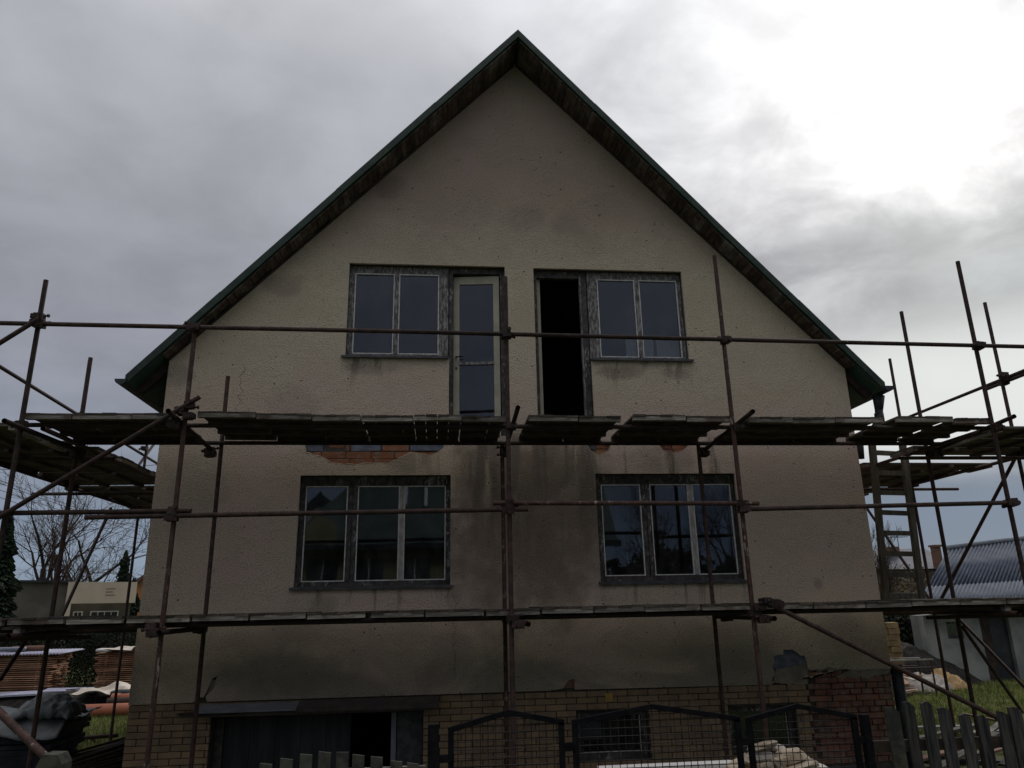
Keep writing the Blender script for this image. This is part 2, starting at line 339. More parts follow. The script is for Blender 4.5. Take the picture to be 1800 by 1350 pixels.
c = m.mix(m.map(m.rnd, 0, 1, 0, 1, False), (.15, .065, .047), (.25, .10, .066)); c = m.mix(m.map(m.noise(9, 6, .65), .44, .64, 0, .85), c, (.20, .155, .125)); c = m.mix(m.map(m.noise(3, 4, .6, off=2.), .48, .7, 0, .6), c, (.07, .04, .034)); m.colour(c); m.bump(m.noise(40, 5, .65), .7, .008); M['red_brick'] = m.m
m = Mt('orange_brick', .9)
c = m.mix(m.map(m.rnd, 0, 1, 0, 1, False), (.22, .085, .045), (.31, .13, .066)); c = m.mix(m.map(m.noise(11, 6, .65), .50, .66, 0, .85), c, (.24, .19, .15)); c = m.mix(m.map(m.noise(4, 5, .6, off=3.), .5, .7, 0, .4), c, (.15, .09, .06)); m.colour(c); m.bump(m.noise(40, 5, .65), .9, .012); M['orange_brick'] = m.m
mottled('grey_block', (.085, .095, .125), (.15, .16, .195), 9, .95, .6, 50, .008, .2)
mottled('lintel_metal', (.15, .165, .20), (.22, .235, .27), 4, .6, .2, 30, .003, 0)
mottled('lintel_brown', (.055, .042, .042), (.085, .066, .062), 5, .8, .3, 40, .003, 0)
mottled('garage_panel', (.022, .023, .025), (.042, .043, .045), 4, .8, .3, 30, .003, 0, (3, 3, .3))
mottled('plaque_gold', (.34, .21, .05), (.46, .30, .08), 30, .5, .5, 60, .003, 0)
mottled('pvc_orange', (.33, .105, .055), (.42, .14, .075), 3, .55, 0, vary=.12)
mottled('tarp_grey', (.06, .07, .075), (.14, .15, .155), 2.5, .55, .5, 9, .03, .15)
mottled('tarp_pale', (.42, .36, .30), (.55, .49, .42), 2.5, .7, .4, 9, .03, .1)
mottled('sheet_lilac', (.28, .28, .38), (.38, .38, .48), 3, .5, 0, vary=.05)
mottled('lumber', (.25, .125, .075), (.40, .235, .145), 3, .85, .3, 30, .004, .4)
mottled('lumber_end', (.15, .075, .05), (.26, .15, .10), 5, .85, .3, 30, .004, .4)
mottled('dark_stack', (.012, .013, .016), (.03, .032, .036), 5, .8, .4, 30, .006, .3)
mottled('stone_sand', (.30, .24, .17), (.46, .38, .29), 6, .9, .7, 24, .015, .3)
mottled('stone_pale', (.40, .37, .33), (.56, .52, .46), 6, .9, .7, 24, .015, .2)
mottled('soil', (.012, .011, .010), (.036, .031, .027), 9, 1, 1, 22, .05, 0)
mottled('sand', (.34, .22, .10), (.48, .33, .17), 6, .95, .7, 20, .02, 0)
mottled('whitewash', (.17, .178, .175), (.30, .305, .29), 1.1, .9, .4, 20, .01, 0)
m = Mt('corrugated', .85, 0)
c = m.mix(m.map(m.noise(2.2, 5, .6), .35, .7), (.06, .075, .105), (.10, .115, .15)); c = m.mix(m.map(m.noise(7, 5, .65, off=3), .6, .75, 0, .5), c, (.11, .105, .115)); m.colour(c); M['corrugated'] = m.m
mottled('far_render', (.085, .078, .066), (.13, .118, .10), 1, .9, 0, vary=0)
mottled('far_cream', (.50, .42, .33), (.58, .49, .39), 1, .9, 0, vary=0)
mottled('far_orange', (.48, .20, .08), (.55, .24, .10), 1, .9, 0, vary=0)
mottled('far_roof', (.06, .065, .085), (.09, .095, .115), 1.2, .8, 0, vary=0)
mottled('far_brick', (.13, .07, .05), (.19, .10, .075), 6, .9, 0, vary=0)
mottled('far_white', (.55, .54, .52), (.65, .64, .62), 3, .7, 0, vary=0)
mottled('far_dark', (.02, .022, .027), (.04, .042, .048), 3, .4, 0, vary=0)
mottled('block_beige', (.20, .175, .12), (.29, .25, .18), 5, .9, .3, 30, vary=.15)
mottled('bark', (.035, .029, .024), (.075, .062, .05), 9, .95, .5, 30, .01, .2)
mottled('twig', (.05, .036, .027), (.095, .066, .045), 3, .9, 0, vary=.2)
mottled('needles', (.014, .026, .014), (.03, .048, .026), 3, .8, 0, vary=.3)
mottled('leaves_dark', (.014, .02, .012), (.035, .043, .024), 2.2, .8, 0, vary=.2)
mottled('leaves_dry', (.10, .075, .04), (.20, .16, .10), 2.2, .8, 0, vary=.3)
m = Mt('lawn', 1)
c = m.mix(m.map(m.noise(.9, 5, .6), .35, .68), (.085, .11, .026), (.14, .15, .045)); c = m.mix(m.map(m.noise(2.7, 5, .65, off=4.), .55, .72, 0, .8), c, (.085, .065, .036))
c = m.mix(m.map(m.noise(40, 3, .6), .4, .65, .35, 0), c, (.03, .035, .014)); m.colour(c); m.bump(m.noise(35, 4, .65), .9, .04); M['lawn'] = m.m
mottled('grass_blade', (.13, .165, .04), (.23, .24, .08), 1.5, .8, 0, vary=0)
mottled('asphalt', (.045, .044, .043), (.065, .064, .062), 6, .95, .5, 60, .006, 0)
mottled('neighbour_yellow', (.22, .20, .10), (.30, .27, .14), 2, .9, 0, vary=0)
mottled('neighbour_roof', (.05, .075, .06), (.085, .11, .09), 2, .7, 0, vary=0)
mottled('cable', (.012, .012, .014), (.02, .02, .022), 2, .7, 0, vary=0)

G = 0.85                                                     # level of the yard

# ------------------------------------------------------------------ ground
def build_ground():
    xs = [-600, -120, -40, -20, -10, -6, -3.95, -3.9, -1.25, -1.2, 0, 3, 6, 10, 20, 40, 120, 600]
    ys = [-600, -120, -40, -16, -7, -4.8, -3.4, -2.0, -.7, .6, .65, 4, 9, 16, 24, 40, 120, 600]
    def hgt(x, y):
        if -3.92 < x < -1.23 and -3.3 < y < .62: return G - min(1.0, (y + 3.4) / 2.6) * .95
        return G
    mb = MB()
    for y in ys:
        for x in xs: mb.v.append((x, y, hgt(x, y)))
    n = len(xs)
    for j in range(len(ys) - 1):
        for i in range(n - 1):
            a = j * n + i; mb.f.append((a, a + 1, a + n + 1, a + n))
    tag(mb.build('ground', M['lawn']), 'lawn and bare earth of the yard around the house', kind='structure')
    rd = MB().box(-300, 300, -14.5, -8.2, G - .2, G + .006)
    tag(rd.build('road', M['asphalt']), 'asphalt road along the front of the plot', kind='structure')
build_ground()
def grass():
    mb = MB(); rg = random.Random(5)
    def patch(n, x0, x1, y0, y1):
        for _ in range(n):
            x = rg.uniform(x0, x1); y = rg.uniform(y0, y1)
            if abs(x) < 4.95 and y < 11.6: continue
            h = rg.uniform(.035, .11); w = rg.uniform(.006, .014); a = rg.uniform(0, 6.28); l = rg.uniform(-.05, .05); l2 = rg.uniform(-.05, .05)
            dx, dy = math.cos(a) * w, math.sin(a) * w
            mb.tri((x - dx, y - dy, G), (x + dx, y + dy, G), (x + l, y + l2, G + h))
    patch(30000, -11, -5, 3, 11); patch(40000, 7, 15.5, 2.5, 11)
    tag(mb.build('grass', M['grass_blade']), 'short damp grass of the lawn either side of the house', 'grass', kind='stuff')
grass()

# ------------------------------------------------------------------ the house
house = tag(empty('house', (0, 0, 0)), 'unfinished gabled house in stained grey-beige render behind the scaffolding', 'house')
ZA, SL, TH = 11.535, 1.057, .165                              # ridge height, roof slope, roof thickness (vertical)
def rz(x): return ZA - SL * abs(x)
def oh(x): return .55 - .35 * abs(x) / 5.19
UL = [(-2.44, 6.41), (-1.02, 6.41), (-1.02, 5.30), (-.22, 5.30), (-.22, 7.82), (-2.44, 7.82)]
UR = [(.20, 5.30), (.99, 5.30), (.99, 6.41), (2.42, 6.41), (2.42, 7.81), (.20, 7.81)]
LL = [(-2.94, 3.36), (-.99, 3.36), (-.99, 4.77), (-2.94, 4.77)]
LR = [(.96, 3.36), (2.91, 3.36), (2.91, 4.78), (.96, 4.78)]
def ragged(pts, amp, rg, step=.06):
    out = []
    for i in range(len(pts)):
        a = Vector(pts[i]); b = Vector(pts[(i + 1) % len(pts)]); n = max(1, int((b - a).length / step))
        for k in range(n):
            p = a.lerp(b, k / n); out.append((p.x + rg.uniform(-amp, amp), p.y + rg.uniform(-amp, amp)))
    return out
rg = random.Random(3)
patchL = ragged([(-2.91, 5.20), (-2.89, 5.08), (-2.70, 5.02), (-2.52, 4.92), (-1.98, 4.92), (-1.82, 4.93), (-1.63, 5.02), (-1.51, 5.07), (-1.33, 5.03), (-1.20, 5.05), (-1.09, 5.14), (-1.07, 5.22), (-1.5, 5.27), (-2.5, 5.27)], .012, rg)
patchR1 = ragged([(.86, 5.18), (.91, 5.09), (1.04, 5.04), (1.16, 5.09), (1.20, 5.18), (1.05, 5.24)], .01, rg)
patchR2 = ragged([(1.87, 5.18), (1.93, 5.11), (2.06, 5.07), (2.22, 5.11), (2.29, 5.18), (2.1, 5.24)], .01, rg)
low = [(-4.75, 2.06), (-4.02, 2.065), (-3.97, 2.12), (-3.9, 2.12), (-3.82, 2.33), (-3.77, 2.35), (-3.79, 2.22), (-3.88, 2.13), (-3.86, 2.07), (.24, 2.072), (.42, 2.095), (.45, 2.14), (.49, 2.19), (.56, 2.20), (.56, 2.075), (3.1, 2.06)]
low += ragged([(3.12, 2.07), (3.15, 2.22), (3.18, 2.40), (3.34, 2.455), (3.46, 2.44), (3.58, 2.38), (3.63, 2.25), (4.1, 2.215)], .026, rg, .05)[:-5] + [(4.12, 2.22), (4.3, 2.20), (4.5, 2.215), (4.75, 2.205)]
wall_loop = low + [(4.75, rz(4.75) - TH), (0, rz(0) - TH), (-4.75, rz(4.75) - TH)]
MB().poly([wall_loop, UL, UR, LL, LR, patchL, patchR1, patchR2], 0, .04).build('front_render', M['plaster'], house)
BW1 = [(.57, 1.25), (1.48, 1.25), (1.48, 1.82), (.57, 1.82)]; BW2 = [(2.51, 1.25), (3.40, 1.25), (3.40, 1.81), (2.51, 1.81)]
GAR = [(-3.80, -.1), (-1.31, -.1), (-1.31, 1.90), (-3.80, 1.90)]
core = [(-4.74, -.3), (4.74, -.3), (4.74, rz(4.74) - TH - .003), (0, rz(0) - TH - .003), (-4.74, rz(4.74) - TH - .003)]
MB().poly([core, UL, UR, LL, LR, BW1, BW2, GAR], .043, .32).build('masonry_core', M['dark_mortar'], house)
sw_ = MB()
zt = rz(4.75) - TH
sw_.box(-4.75, -4.45, .325, 11, -.3, zt - .02).box(4.45, 4.75, .325, 11, -.3, zt - .02)
sw_.box(-4.75, -4.74, .041, .325, 2.07, zt - .02).box(4.74, 4.75, .041, .325, 2.21, zt - .02)
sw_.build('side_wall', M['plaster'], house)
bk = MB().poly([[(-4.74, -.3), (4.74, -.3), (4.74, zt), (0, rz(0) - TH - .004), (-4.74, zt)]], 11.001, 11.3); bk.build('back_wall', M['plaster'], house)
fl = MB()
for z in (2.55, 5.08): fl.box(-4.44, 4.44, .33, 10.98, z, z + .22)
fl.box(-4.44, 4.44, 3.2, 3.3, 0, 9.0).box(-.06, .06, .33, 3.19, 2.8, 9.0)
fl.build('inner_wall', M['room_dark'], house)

# --- roof
roof = MB()
for s in (-1, 1):
    e = 5.17; A = (0, -.53, rz(0) - .004); B = (s * e, -.18, rz(e) - .004); C = (s * e, 11.6, rz(e) - .004); D = (0, 11.6, rz(0) - .004)
    dn = lambda p: (p[0], p[1], p[2] - .12)
    roof.quad(A, B, C, D); roof.quad(dn(D), dn(C), dn(B), dn(A)); roof.quad(dn(A), dn(B), B, A); roof.quad(dn(B), dn(C), C, B); roof.quad(dn(C), dn(D), D, C)
roof = roof.build('roof', M['roof_sheet'], house)
for s in (-1, 1):                                             # verge flashing in lapped lengths
    cuts = [0, 1.15, 2.75, 4.05, 5.20] if s > 0 else [0, 1.25, 2.6, 4.1, 5.20]
    for i in range(4):
        a, b = cuts[i], cuts[i + 1] + (.03 if i < 3 else 0); k = .004 * (i % 2)
        ya, yb = -oh(a) - k, -oh(b) - k
        mb = MB(); h = .135
        P_ = [(s * a, ya, rz(a) + .012 + k), (s * b, yb, rz(b) + .012 + k)]
        for (dy, z0, z1) in ((0, -h, 0),):
            p, q = P_
            lo_p = (p[0], p[1], p[2] - h); lo_q = (q[0], q[1], q[2] - h)
            bp = (p[0], p[1] + .025, p[2]); bq = (q[0], q[1] + .025, q[2]); blp = (p[0], p[1] + .025, p[2] - h); blq = (q[0], q[1] + .025, q[2] - h)
            mb.quad(lo_p, lo_q, q, p); mb.quad(bp, bq, blq, blp); mb.quad(p, q, bq, bp); mb.quad(lo_q, lo_p, blp, blq); mb.quad(q, lo_q, blq, bq); mb.quad(lo_p, p, bp, blp)
            tp = (p[0], p[1] + .16, p[2] + .002); tq = (q[0], q[1] + .16, q[2] + .002); mb.quad(p, q, tq, tp)
        mb.build('verge_flashing', M['verge_green'], roof)
ub = MB().box(-.5, .5, -.5, .5, -.5, .5).mesh('soffit_plank', M['soffit_wood'])
ang = math.atan(SL); rg = random.Random(8)
for s in (-1, 1):
    x = .03
    while x < 5.1:
        w = rg.uniform(.085, .115); xc = x + w * math.cos(ang) / 2
        o_ = oh(xc) - .03; tilt = rg.uniform(-.03, .03) if s < 0 else rg.uniform(-.012, .012)
        dz_ = rg.uniform(-.006, .003); short = rg.choice((0, 0, .03, .0, .06)) if s < 0 and xc > 1.5 else 0
        if xc < 4.78:
            inst('soffit_plank', ub, roof, (s * xc, -(o_ + short) / 2 + short * 0 - .0, rz(xc) - TH + .012 + dz_), (0, s * ang + tilt, 0), (w * .94, o_ - short - .004, .016))
        x += w * math.cos(ang)
tr_ = MB()
for s in (-1, 1): tr_.beam((s * .02, -.012, rz(.02) - TH - .022), (s * 4.76, -.012, rz(4.76) - TH - .022), .022, .03, (0, 1, 0))
tr_.build('soffit_trim', M['dark_timber'], roof)
raf = MB().box(-.5, .5, -.04, .04, -.06, .06).mesh('rafter', M['dark_timber'])
for s in (-1, 1):
    for k in range(13):
        xc = 4.95; inst('rafter', raf, roof, (s * xc, .12 + k * .9, rz(xc) - .19), (0, s * ang, 0), (.52, 1, 1))
for s in (-1, 1):                                             # gutters along the eaves
    mb = MB(); n = 8; cx = s * 5.245; cz = rz(5.17) - .075; prof = [(cx + .075 * math.cos(math.pi + math.pi * k / n), cz + .075 * math.sin(math.pi + math.pi * k / n)) for k in range(n + 1)]
    inn = [(cx + .068 * math.cos(math.pi + math.pi * k / n), cz + .068 * math.sin(math.pi + math.pi * k / n)) for k in range(n, -1, -1)]
    mb.poly([prof + inn], -.22, 11.5); mb.poly([prof], -.225, -.215)
    mb.build('gutter', M['gutter'], roof)
dp = MB().tube((5.24, .06, 5.92), (5.21, .06, 5.70), .085, 12, .055).tube((5.21, .06, 5.71), (5.20, .06, 5.60), .055, 12)
dp.tube((5.20, .06, 5.53), (5.2, .06, 5.66), .064, 12).tube((5.2, .06, 5.56), (5.08, .07, 5.42), .052, 12).tube((5.08, .07, 5.43), (4.86, .08, 5.33), .052, 12).tube((4.86, .08, 5.34), (4.84, .1, 5.0), .052, 12)
dp.build('downpipe', M['gutter'], roof, True)
MB().tube((4.885, .12, 2.20), (4.885, .12, G), .075, 14).tube((4.885, .12, 2.14), (4.885, .12, 2.24), .083, 14).build('drain_pipe', M['gutter'], house, True)

# --- windows
def frame_parts(win, x0, x1, z0, z1, panes, mull, mat_f, mat_m, y=.10):
    f = MB()
    f.box(x0 + .002, panes[0][0] - .012, y, y + .07, z0 + .002, z1 - .002); f.box(panes[-1][1] + .012, x1 - .002, y, y + .07, z0 + .002, z1 - .002)
    zl, zh = panes[0][2] - .012, panes[0][3] + .012
    f.box(panes[0][0] - .0125, panes[-1][1] + .0125, y, y + .07, zh, z1 - .002); f.box(panes[0][0] - .0125, panes[-1][1] + .0125, y, y + .07, z0 + .002, zl)
    fo = f.build('frame', mat_f, win)
    for i in range(len(panes) - 1):
        a, b = panes[i][1] + .012, panes[i + 1][0] - .012
        if mull[i] == 'w':
            MB().box(a + .001, b - .001, y - .008, y + .062, zl + .001, zh - .001).build('sash_bar', mat_m, win)
        else:
            MB().box(a, (a + b) / 2 - .004, y + .003, y + .07, zl + .001, zh - .001).box((a + b) / 2 + .004, b, y - .004, y + .07, zl + .001, zh - .001).box((a + b) / 2 - .006, (a + b) / 2 + .006, y + .02, y + .06, zl + .002, zh - .002).build('mullion', mat_f, win)
    for (a, b, c, d) in panes:
        bd = MB(); t = .012
        bd.box(a - t, a, y - .004, y + .03, c - t, d + t); bd.box(b, b + t, y - .004, y + .03, c - t, d + t); bd.box(a, b, y - .004, y + .03, d, d + t); bd.box(a, b, y - .004, y + .03, c - t, c)
        bd.build('glazing_bead', M['bead_white'], win)
        MB().box(a - .002, b + .002, y + .020, y + .024, c - .002, d + .002).build('pane', M['glass'], win)
def sill(win, x0, x1, z):
    mb = MB(); zz = z
    mb.v += [(x0, -.055, zz - .045), (x1, -.055, zz - .045), (x1, -.055, zz - .015), (x0, -.055, zz - .015), (x0, .099, zz - .02), (x1, .099, zz - .02), (x1, .099, zz + .003), (x0, .099, zz + .003)]
    mb.f += [(0, 1, 2, 3), (3, 2, 6, 7), (0, 3, 7, 4), (1, 5, 6, 2), (0, 4, 5, 1), (4, 7, 6, 5)]
    mb.build('sill', M['sill_metal'], win)
def window(label): o = empty('window'); o.parent = house; o['label'] = label; return o
w = window('two-pane window left of the cream balcony door')
frame_parts(w, -2.44, -1.03, 6.412, 7.82, [(-2.35, -1.815, 6.50, 7.695), (-1.725, -1.18, 6.50, 7.695)], ['w'], M['frame_grey'], M['frame_grey']); sill(w, -2.49, -1.025, 6.43)
w = window('two-pane window right of the open dark doorway')
frame_parts(w, 1.0, 2.42, 6.412, 7.81, [(1.165, 1.705, 6.495, 7.685), (1.795, 2.35, 6.495, 7.685)], ['w'], M['frame_grey'], M['frame_grey']); sill(w, .985, 2.47, 6.43)
w = window('three-pane window below the larger bare-brick patch')
frame_parts(w, -2.94, -.99, 3.362, 4.77, [(-2.86, -2.345, 3.44, 4.63), (-2.19, -1.67, 3.44, 4.63), (-1.585, -1.065, 3.44, 4.63)], ['d', 'w'], M['frame_dark'], M['sash_pale']); sill(w, -2.985, -.955, 3.37)
w = window('three-pane window behind the right-hand scaffold posts')
frame_parts(w, .96, 2.91, 3.362, 4.78, [(1.06, 1.58, 3.45, 4.635), (1.735, 2.25, 3.45, 4.635), (2.335, 2.855, 3.45, 4.635)], ['d', 'w'], M['frame_dark'], M['sash_pale']); sill(w, .935, 2.945, 3.37)
# the cream balcony door, slightly ajar
d = empty('balcony_door', (-.955, .10, 0)); d.parent = house; d['label'] = 'cream glazed balcony door standing slightly ajar'
fr_ = MB()
fr_.box(-1.02, -.965, .095, .17, 5.30, 7.818).box(-.285, -.222, .095, .17, 5.30, 7.818).box(-.965, -.285, .095, .17, 7.74, 7.818)
fr_ = fr_.build('door_frame', M['frame_dark'], house)
a_ = R(7); d.rotation_euler = (0, 0, 0)
lf = MB(); Wd = .66
d.location = (-.30, .115, 0); d.rotation_euler = (0, 0, R(-6))    # hinged at its right edge, opening inwards
lf.box(-Wd, -Wd + .085, 0, .045, 5.32, 7.72).box(-.085, 0, 0, .045, 5.32, 7.72).box(-Wd + .085, -.085, 0, .045, 7.60, 7.72).box(-Wd + .085, -.085, 0, .045, 5.32, 5.42)
lf.build('door_leaf', M['door_cream'], d)
MB().box(-Wd + .075, -.075, -.006, .04, 6.365, 6.405).build('cross_bar', M['frame_grey'], d)
MB().box(-Wd + .083, -.083, .018, .022, 5.41, 7.605).build('pane', M['glass'], d)
hd = MB().tube((-Wd + .04, 0, 6.47), (-Wd + .04, -.05, 6.47), .009, 8).tube((-Wd + .035, -.05, 6.47), (-Wd + .15, -.05, 6.47), .009, 8).box(-Wd + .03, -Wd + .052, -.004, -.001, 6.30, 6.33)
hd.build('handle', M['black_iron'], d)
# the open doorway with its leaf swung into the room
fr2 = MB().box(.202, .255, .095, .17, 5.30, 7.808).box(.90, .985, .09, .17, 5.30, 7.808).box(.255, .90, .095, .17, 7.70, 7.808)
fr2.build('door_frame', M['frame_dark'], house)
MB().box(.885, .905, .08, .16, 5.30, 7.72).build('door_stop', M['frame_grey'], house)
d2 = empty('balcony_door', (.265, .17, 0), R(84)); d2.parent = house; d2['label'] = 'open balcony door leaf seen edge on inside the dark doorway'
l2 = MB().box(0, .085, -.045, 0, 5.32, 7.70).box(.575, .66, -.045, 0, 5.32, 7.70).box(.085, .575, -.045, 0, 7.58, 7.70).box(.085, .575, -.045, 0, 5.32, 5.42); l2.build('door_leaf', M['door_cream'], d2)
MB().box(.083, .577, -.025, -.021, 5.41, 7.585).build('pane', M['glass'], d2)
MB().tube((.06, -.045, 6.42), (.06, -.10, 6.42), .009, 8).tube((.06, -.10, 6.42), (.17, -.10, 6.40), .009, 8).build('handle', M['black_iron'], d2)
# pale boards standing behind the right upper window
for i, (x0, x1, z1, y0) in enumerate(((1.56, 1.97, 6.83, .20), (2.02, 2.36, 6.79, .21))):
    tag(MB().box(x0, x1, y0, y0 + .03, 6.40, z1, .004).build('board', M['curtain_pale']), ['wider pale board behind the window right of the dark doorway', 'narrower pale board at the right end of the same upper window'][i], 'board')
# --- basement: facing bricks, lintel, garage opening, cellar windows
def inside(x, z, r): return r[0] < x < r[1] and r[2] < z < r[3]
holes = [(-3.80, -1.31, -1, 1.90), (.57, 1.48, 1.25, 1.82), (2.51, 3.40, 1.25, 1.81)]
bm_ = {}
def brick_mesh(w, h, mat, dep=.03, j=.0):
    k = (round(w, 3), h, mat, int(random.random() * 3) if j else 0)
    if k not in bm_:
        b = .003; mb = MB(); n = [(-w / 2, 0), (w / 2, 0), (w / 2, h), (-w / 2, h)]
        inn = [(-w / 2 + b, b), (w / 2 - b, b), (w / 2 - b, h - b), (-w / 2 + b, h - b)]
        J = lambda: random.uniform(-j, j)
        mb.v += [(x + J(), -dep + J(), z + J()) for x, z in inn] + [(x, -dep + b, z) for x, z in n] + [(x, .012, z) for x, z in n]
        mb.f.append((0, 1, 2, 3))
        for q in (0, 4):
            for i in range(4): i2 = (i + 1) % 4; mb.f.append((q + 4 + i, q + 4 + i2, q + i2, q + i))
        bm_[k] = mb.mesh('brick', M[mat])
    return bm_[k]
plinth = empty('plinth'); plinth.parent = house
rg = random.Random(4)
for r in range(13):
    z = 2.055 - (r + 1) * .0735; off = .13 * (r % 2); x = -4.75 + off - .26
    while x < 3.6:
        a, b = max(x + .005, -4.745), min(x + .255, 3.60); x += .26
        z0, z1 = z + .004, z + .0695
        if b - a < .03: continue
        segs = [(a, b)]
        for h in holes:
            if z1 > h[2] and z0 < h[3] + .002:
                ns = []
                for (p, q) in segs:
                    if q <= h[0] or p >= h[1]: ns.append((p, q)); continue
                    if p < h[0] - .03: ns.append((p, h[0] - .002))
                    if q > h[1] + .03: ns.append((h[1] + .002, q))
                segs = ns
        for (p, q) in segs:
            if z < 1.08: continue
            w_ = round((q - p) / .01) * .01
            if w_ < .03: continue
            inst('facing_brick', brick_mesh(min(w_, q - p + .004), .0655, 'yellow_brick'), plinth, ((p + q) / 2, .043 + rg.uniform(-.0015, .0015), z0))
for r in range(16):                                           # bare red brick at the right corner
    z = 2.20 - (r + 1) * .0725
    if z < 1.05: break
    x = 3.60 + (.08 if r % 2 else 0) + (.02 if r < 2 else 0); k = 0
    while x < 4.735:
        w_ = .30 if (r % 3 == 1) else .145
        b = min(x + w_, 4.735)
        if b - x > .05 and not inside((x + b) / 2, z + .03, holes[2]):
            inst('brick', brick_mesh(round(b - x, 2), .061, 'red_brick', .025, .004), plinth, ((x + b) / 2, .043 + rg.uniform(-.008, .012), z + .004), (0, rg.uniform(-.01, .01), 0))
        x = b + .014
MB().poly([ragged([(3.10, 2.07), (3.60, 2.04), (3.63, 2.2), (4.2, 2.2), (4.0, 2.12), (4.4, 2.10), (4.74, 2.16), (4.74, 2.235), (3.6, 2.30), (3.2, 2.24)], .015, rg, .05)], .014, .044).build('undercoat', M['undercoat'], plinth)
MB().box(3.14, 3.66, .028, .044, 2.24, 2.47).build('grey_block', M['grey_block'], plinth)
def patch_bricks(rows):
    for (z, h, items) in rows:
        for (a, b, mt) in items: inst('brick', brick_mesh(round(b - a, 2), h, mt, .010, .006), house, ((a + b) / 2, .043 + rg.uniform(-.010, .008), z))
patch_bricks([(4.90, .092, [(-2.62, -2.32, 'orange_brick'), (-2.31, -2.02, 'orange_brick'), (-2.01, -1.70, 'orange_brick')]),
              (5.0, .088, [(-2.80, -2.70, 'orange_brick'), (-2.69, -2.38, 'orange_brick'), (-2.37, -2.05, 'orange_brick'), (-2.04, -1.74, 'orange_brick'), (-1.73, -1.44, 'orange_brick'), (-1.43, -1.12, 'orange_brick')]),
              (5.10, .17, [(-2.95, -2.68, 'grey_block'), (-2.66, -2.40, 'orange_brick'), (-2.38, -2.33, 'orange_brick'), (-2.31, -1.92, 'grey_block'), (-1.90, -1.55, 'orange_brick'), (-1.53, -1.03, 'grey_block')]),
              (5.03, .09, [(1.0, 1.22, 'orange_brick'), (1.88, 2.08, 'orange_brick'), (2.09, 2.30, 'orange_brick')]), (5.13, .12, [(.84, .99, 'grey_block'), (1.0, 1.25, 'orange_brick'), (1.85, 2.05, 'orange_brick'), (2.07, 2.31, 'orange_brick')])])
inst('brick', brick_mesh(.2, .1, 'red_brick', .02, .004), house, (.49, .043, 2.09)); inst('brick', brick_mesh(.18, .16, 'undercoat', .02, .004), house, (-3.85, .043, 2.15))
# pale broken edge of the render round the patches
for lp in (patchL, patchR1, patchR2):
    mb = MB()
    for i in range(len(lp)):
        a, b = lp[i], lp[(i + 1) % len(lp)]
        if (a[1] + b[1]) / 2 < 5.2: mb.tube((a[0], .002, a[1]), (b[0], .002, b[1]), .003 + .006 * random.random(), 5)
    mb.build('broken_edge', M['stone_sand'], house)
# lintel ledge over the garage
lt = empty('garage_canopy'); lt.parent = house
MB().obox((-3.35, -.13, 2.005), (.57, 0, 0), (0, .13, .025), (0, -.002, .008)).build('metal_flashing', M['lintel_metal'], lt)
MB().obox((-1.95, -.12, 2.0), (.83, 0, 0), (0, .12, .03), (0, -.003, .022)).build('timber_board', M['lintel_brown'], lt)
MB().box(-4.10, -1.18, -.19, -.02, 1.925, 1.957, .006).build('timber_board', M['lintel_brown'], lt)
MB().box(-4.12, -3.74, -.22, -.05, 1.955, 1.972, .01).box(-3.72, -3.45, -.225, -.06, 1.957, 1.972, .008).build('slate', M['dark_timber'], lt)
gd = empty('garage_door'); gd.parent = house
for i in range(5): MB().box(-3.68 + i * .299, -3.385 + i * .299, .22 + .003 * (i % 2), .26, -.05, 1.86).build('door_board', M['garage_panel'], gd)
MB().box(-3.79, -3.69, .20, .28, -.05, 1.895).box(-3.69, -1.32, .205, .28, 1.865, 1.895).build('door_frame', M['frame_dark'], gd)
MB().box(-1.70, -1.64, .2, .27, -.05, 1.86).build('door_post', M['lintel_metal'], gd)
MB().box(-1.63, -1.32, .22, .26, -.05, 1.86).build('door_board', M['sill_metal'], gd)
def cellar(x0, x1, z0, z1, label):
    wv_ = window(label); f = MB(); t = .07
    f.box(x0 + .003, x0 + t, .13, .20, z0, z1 - .003).box(x1 - t, x1 - .003, .13, .20, z0, z1 - .003).box(x0 + t, x1 - t, .13, .20, z1 - t, z1 - .003).box(x0 + t, x1 - t, .13, .20, z0, z0 + t)
    f.build('frame', M['frame_dark'], wv_)
    MB().box(x0 + t, x1 - t, .16, .164, z0 + t, z1 - t).build('pane', M['glass'], wv_)
    MB().box(x0 + t, x1 - t, .149, .153, z0 + t + .012, z0 + t + .018).box(x1 - t - .018, x1 - t - .012, .149, .153, z0 + t, z1 - t).build('glazing_bead', M['bead_white'], wv_)
cellar(.57, 1.48, 1.25, 1.82, 'cellar window above the mesh gate, with a pale pipe inside'); cellar(2.51, 3.40, 1.25, 1.81, 'cellar window beside the bare red brickwork')
MB().box(.62, .92, .24, .26, 1.46, 1.80).build('pale_panel', M['lintel_metal'], house)
MB().box(.94, 1.035, .0, .042, 1.925, 2.02).box(.955, 1.02, -.008, -.001, 1.94, 2.005).build('wall_plaque', M['plaque_gold'], house)
# hairline cracks
def crack(x, z0, z1, w_=.006, sway=.05, seed=1):
    r_ = random.Random(seed); mb = MB(); z = z1; xx = x
    while z > z0:
        nz = z - r_.uniform(.03, .09); nx = x + (nx_off := r_.uniform(-sway, sway)); t = w_ * (.4 + .6 * r_.random())
        mb.quad((xx - t / 2, -.0015, z), (nx - t / 2, -.0015, nz), (nx + t / 2, -.0015, nz), (xx + t / 2, -.0015, z)); xx = nx; z = nz
    mb.build('crack', M['far_dark'], house)
crack(-3.80, 5.35, 6.30, .007, .05, 2); crack(-.93, 2.25, 3.3, .006, .04, 4); crack(1.92, 2.6, 3.28, .005, .05, 6); crack(2.95, 3.0, 3.32, .004, .06, 8)

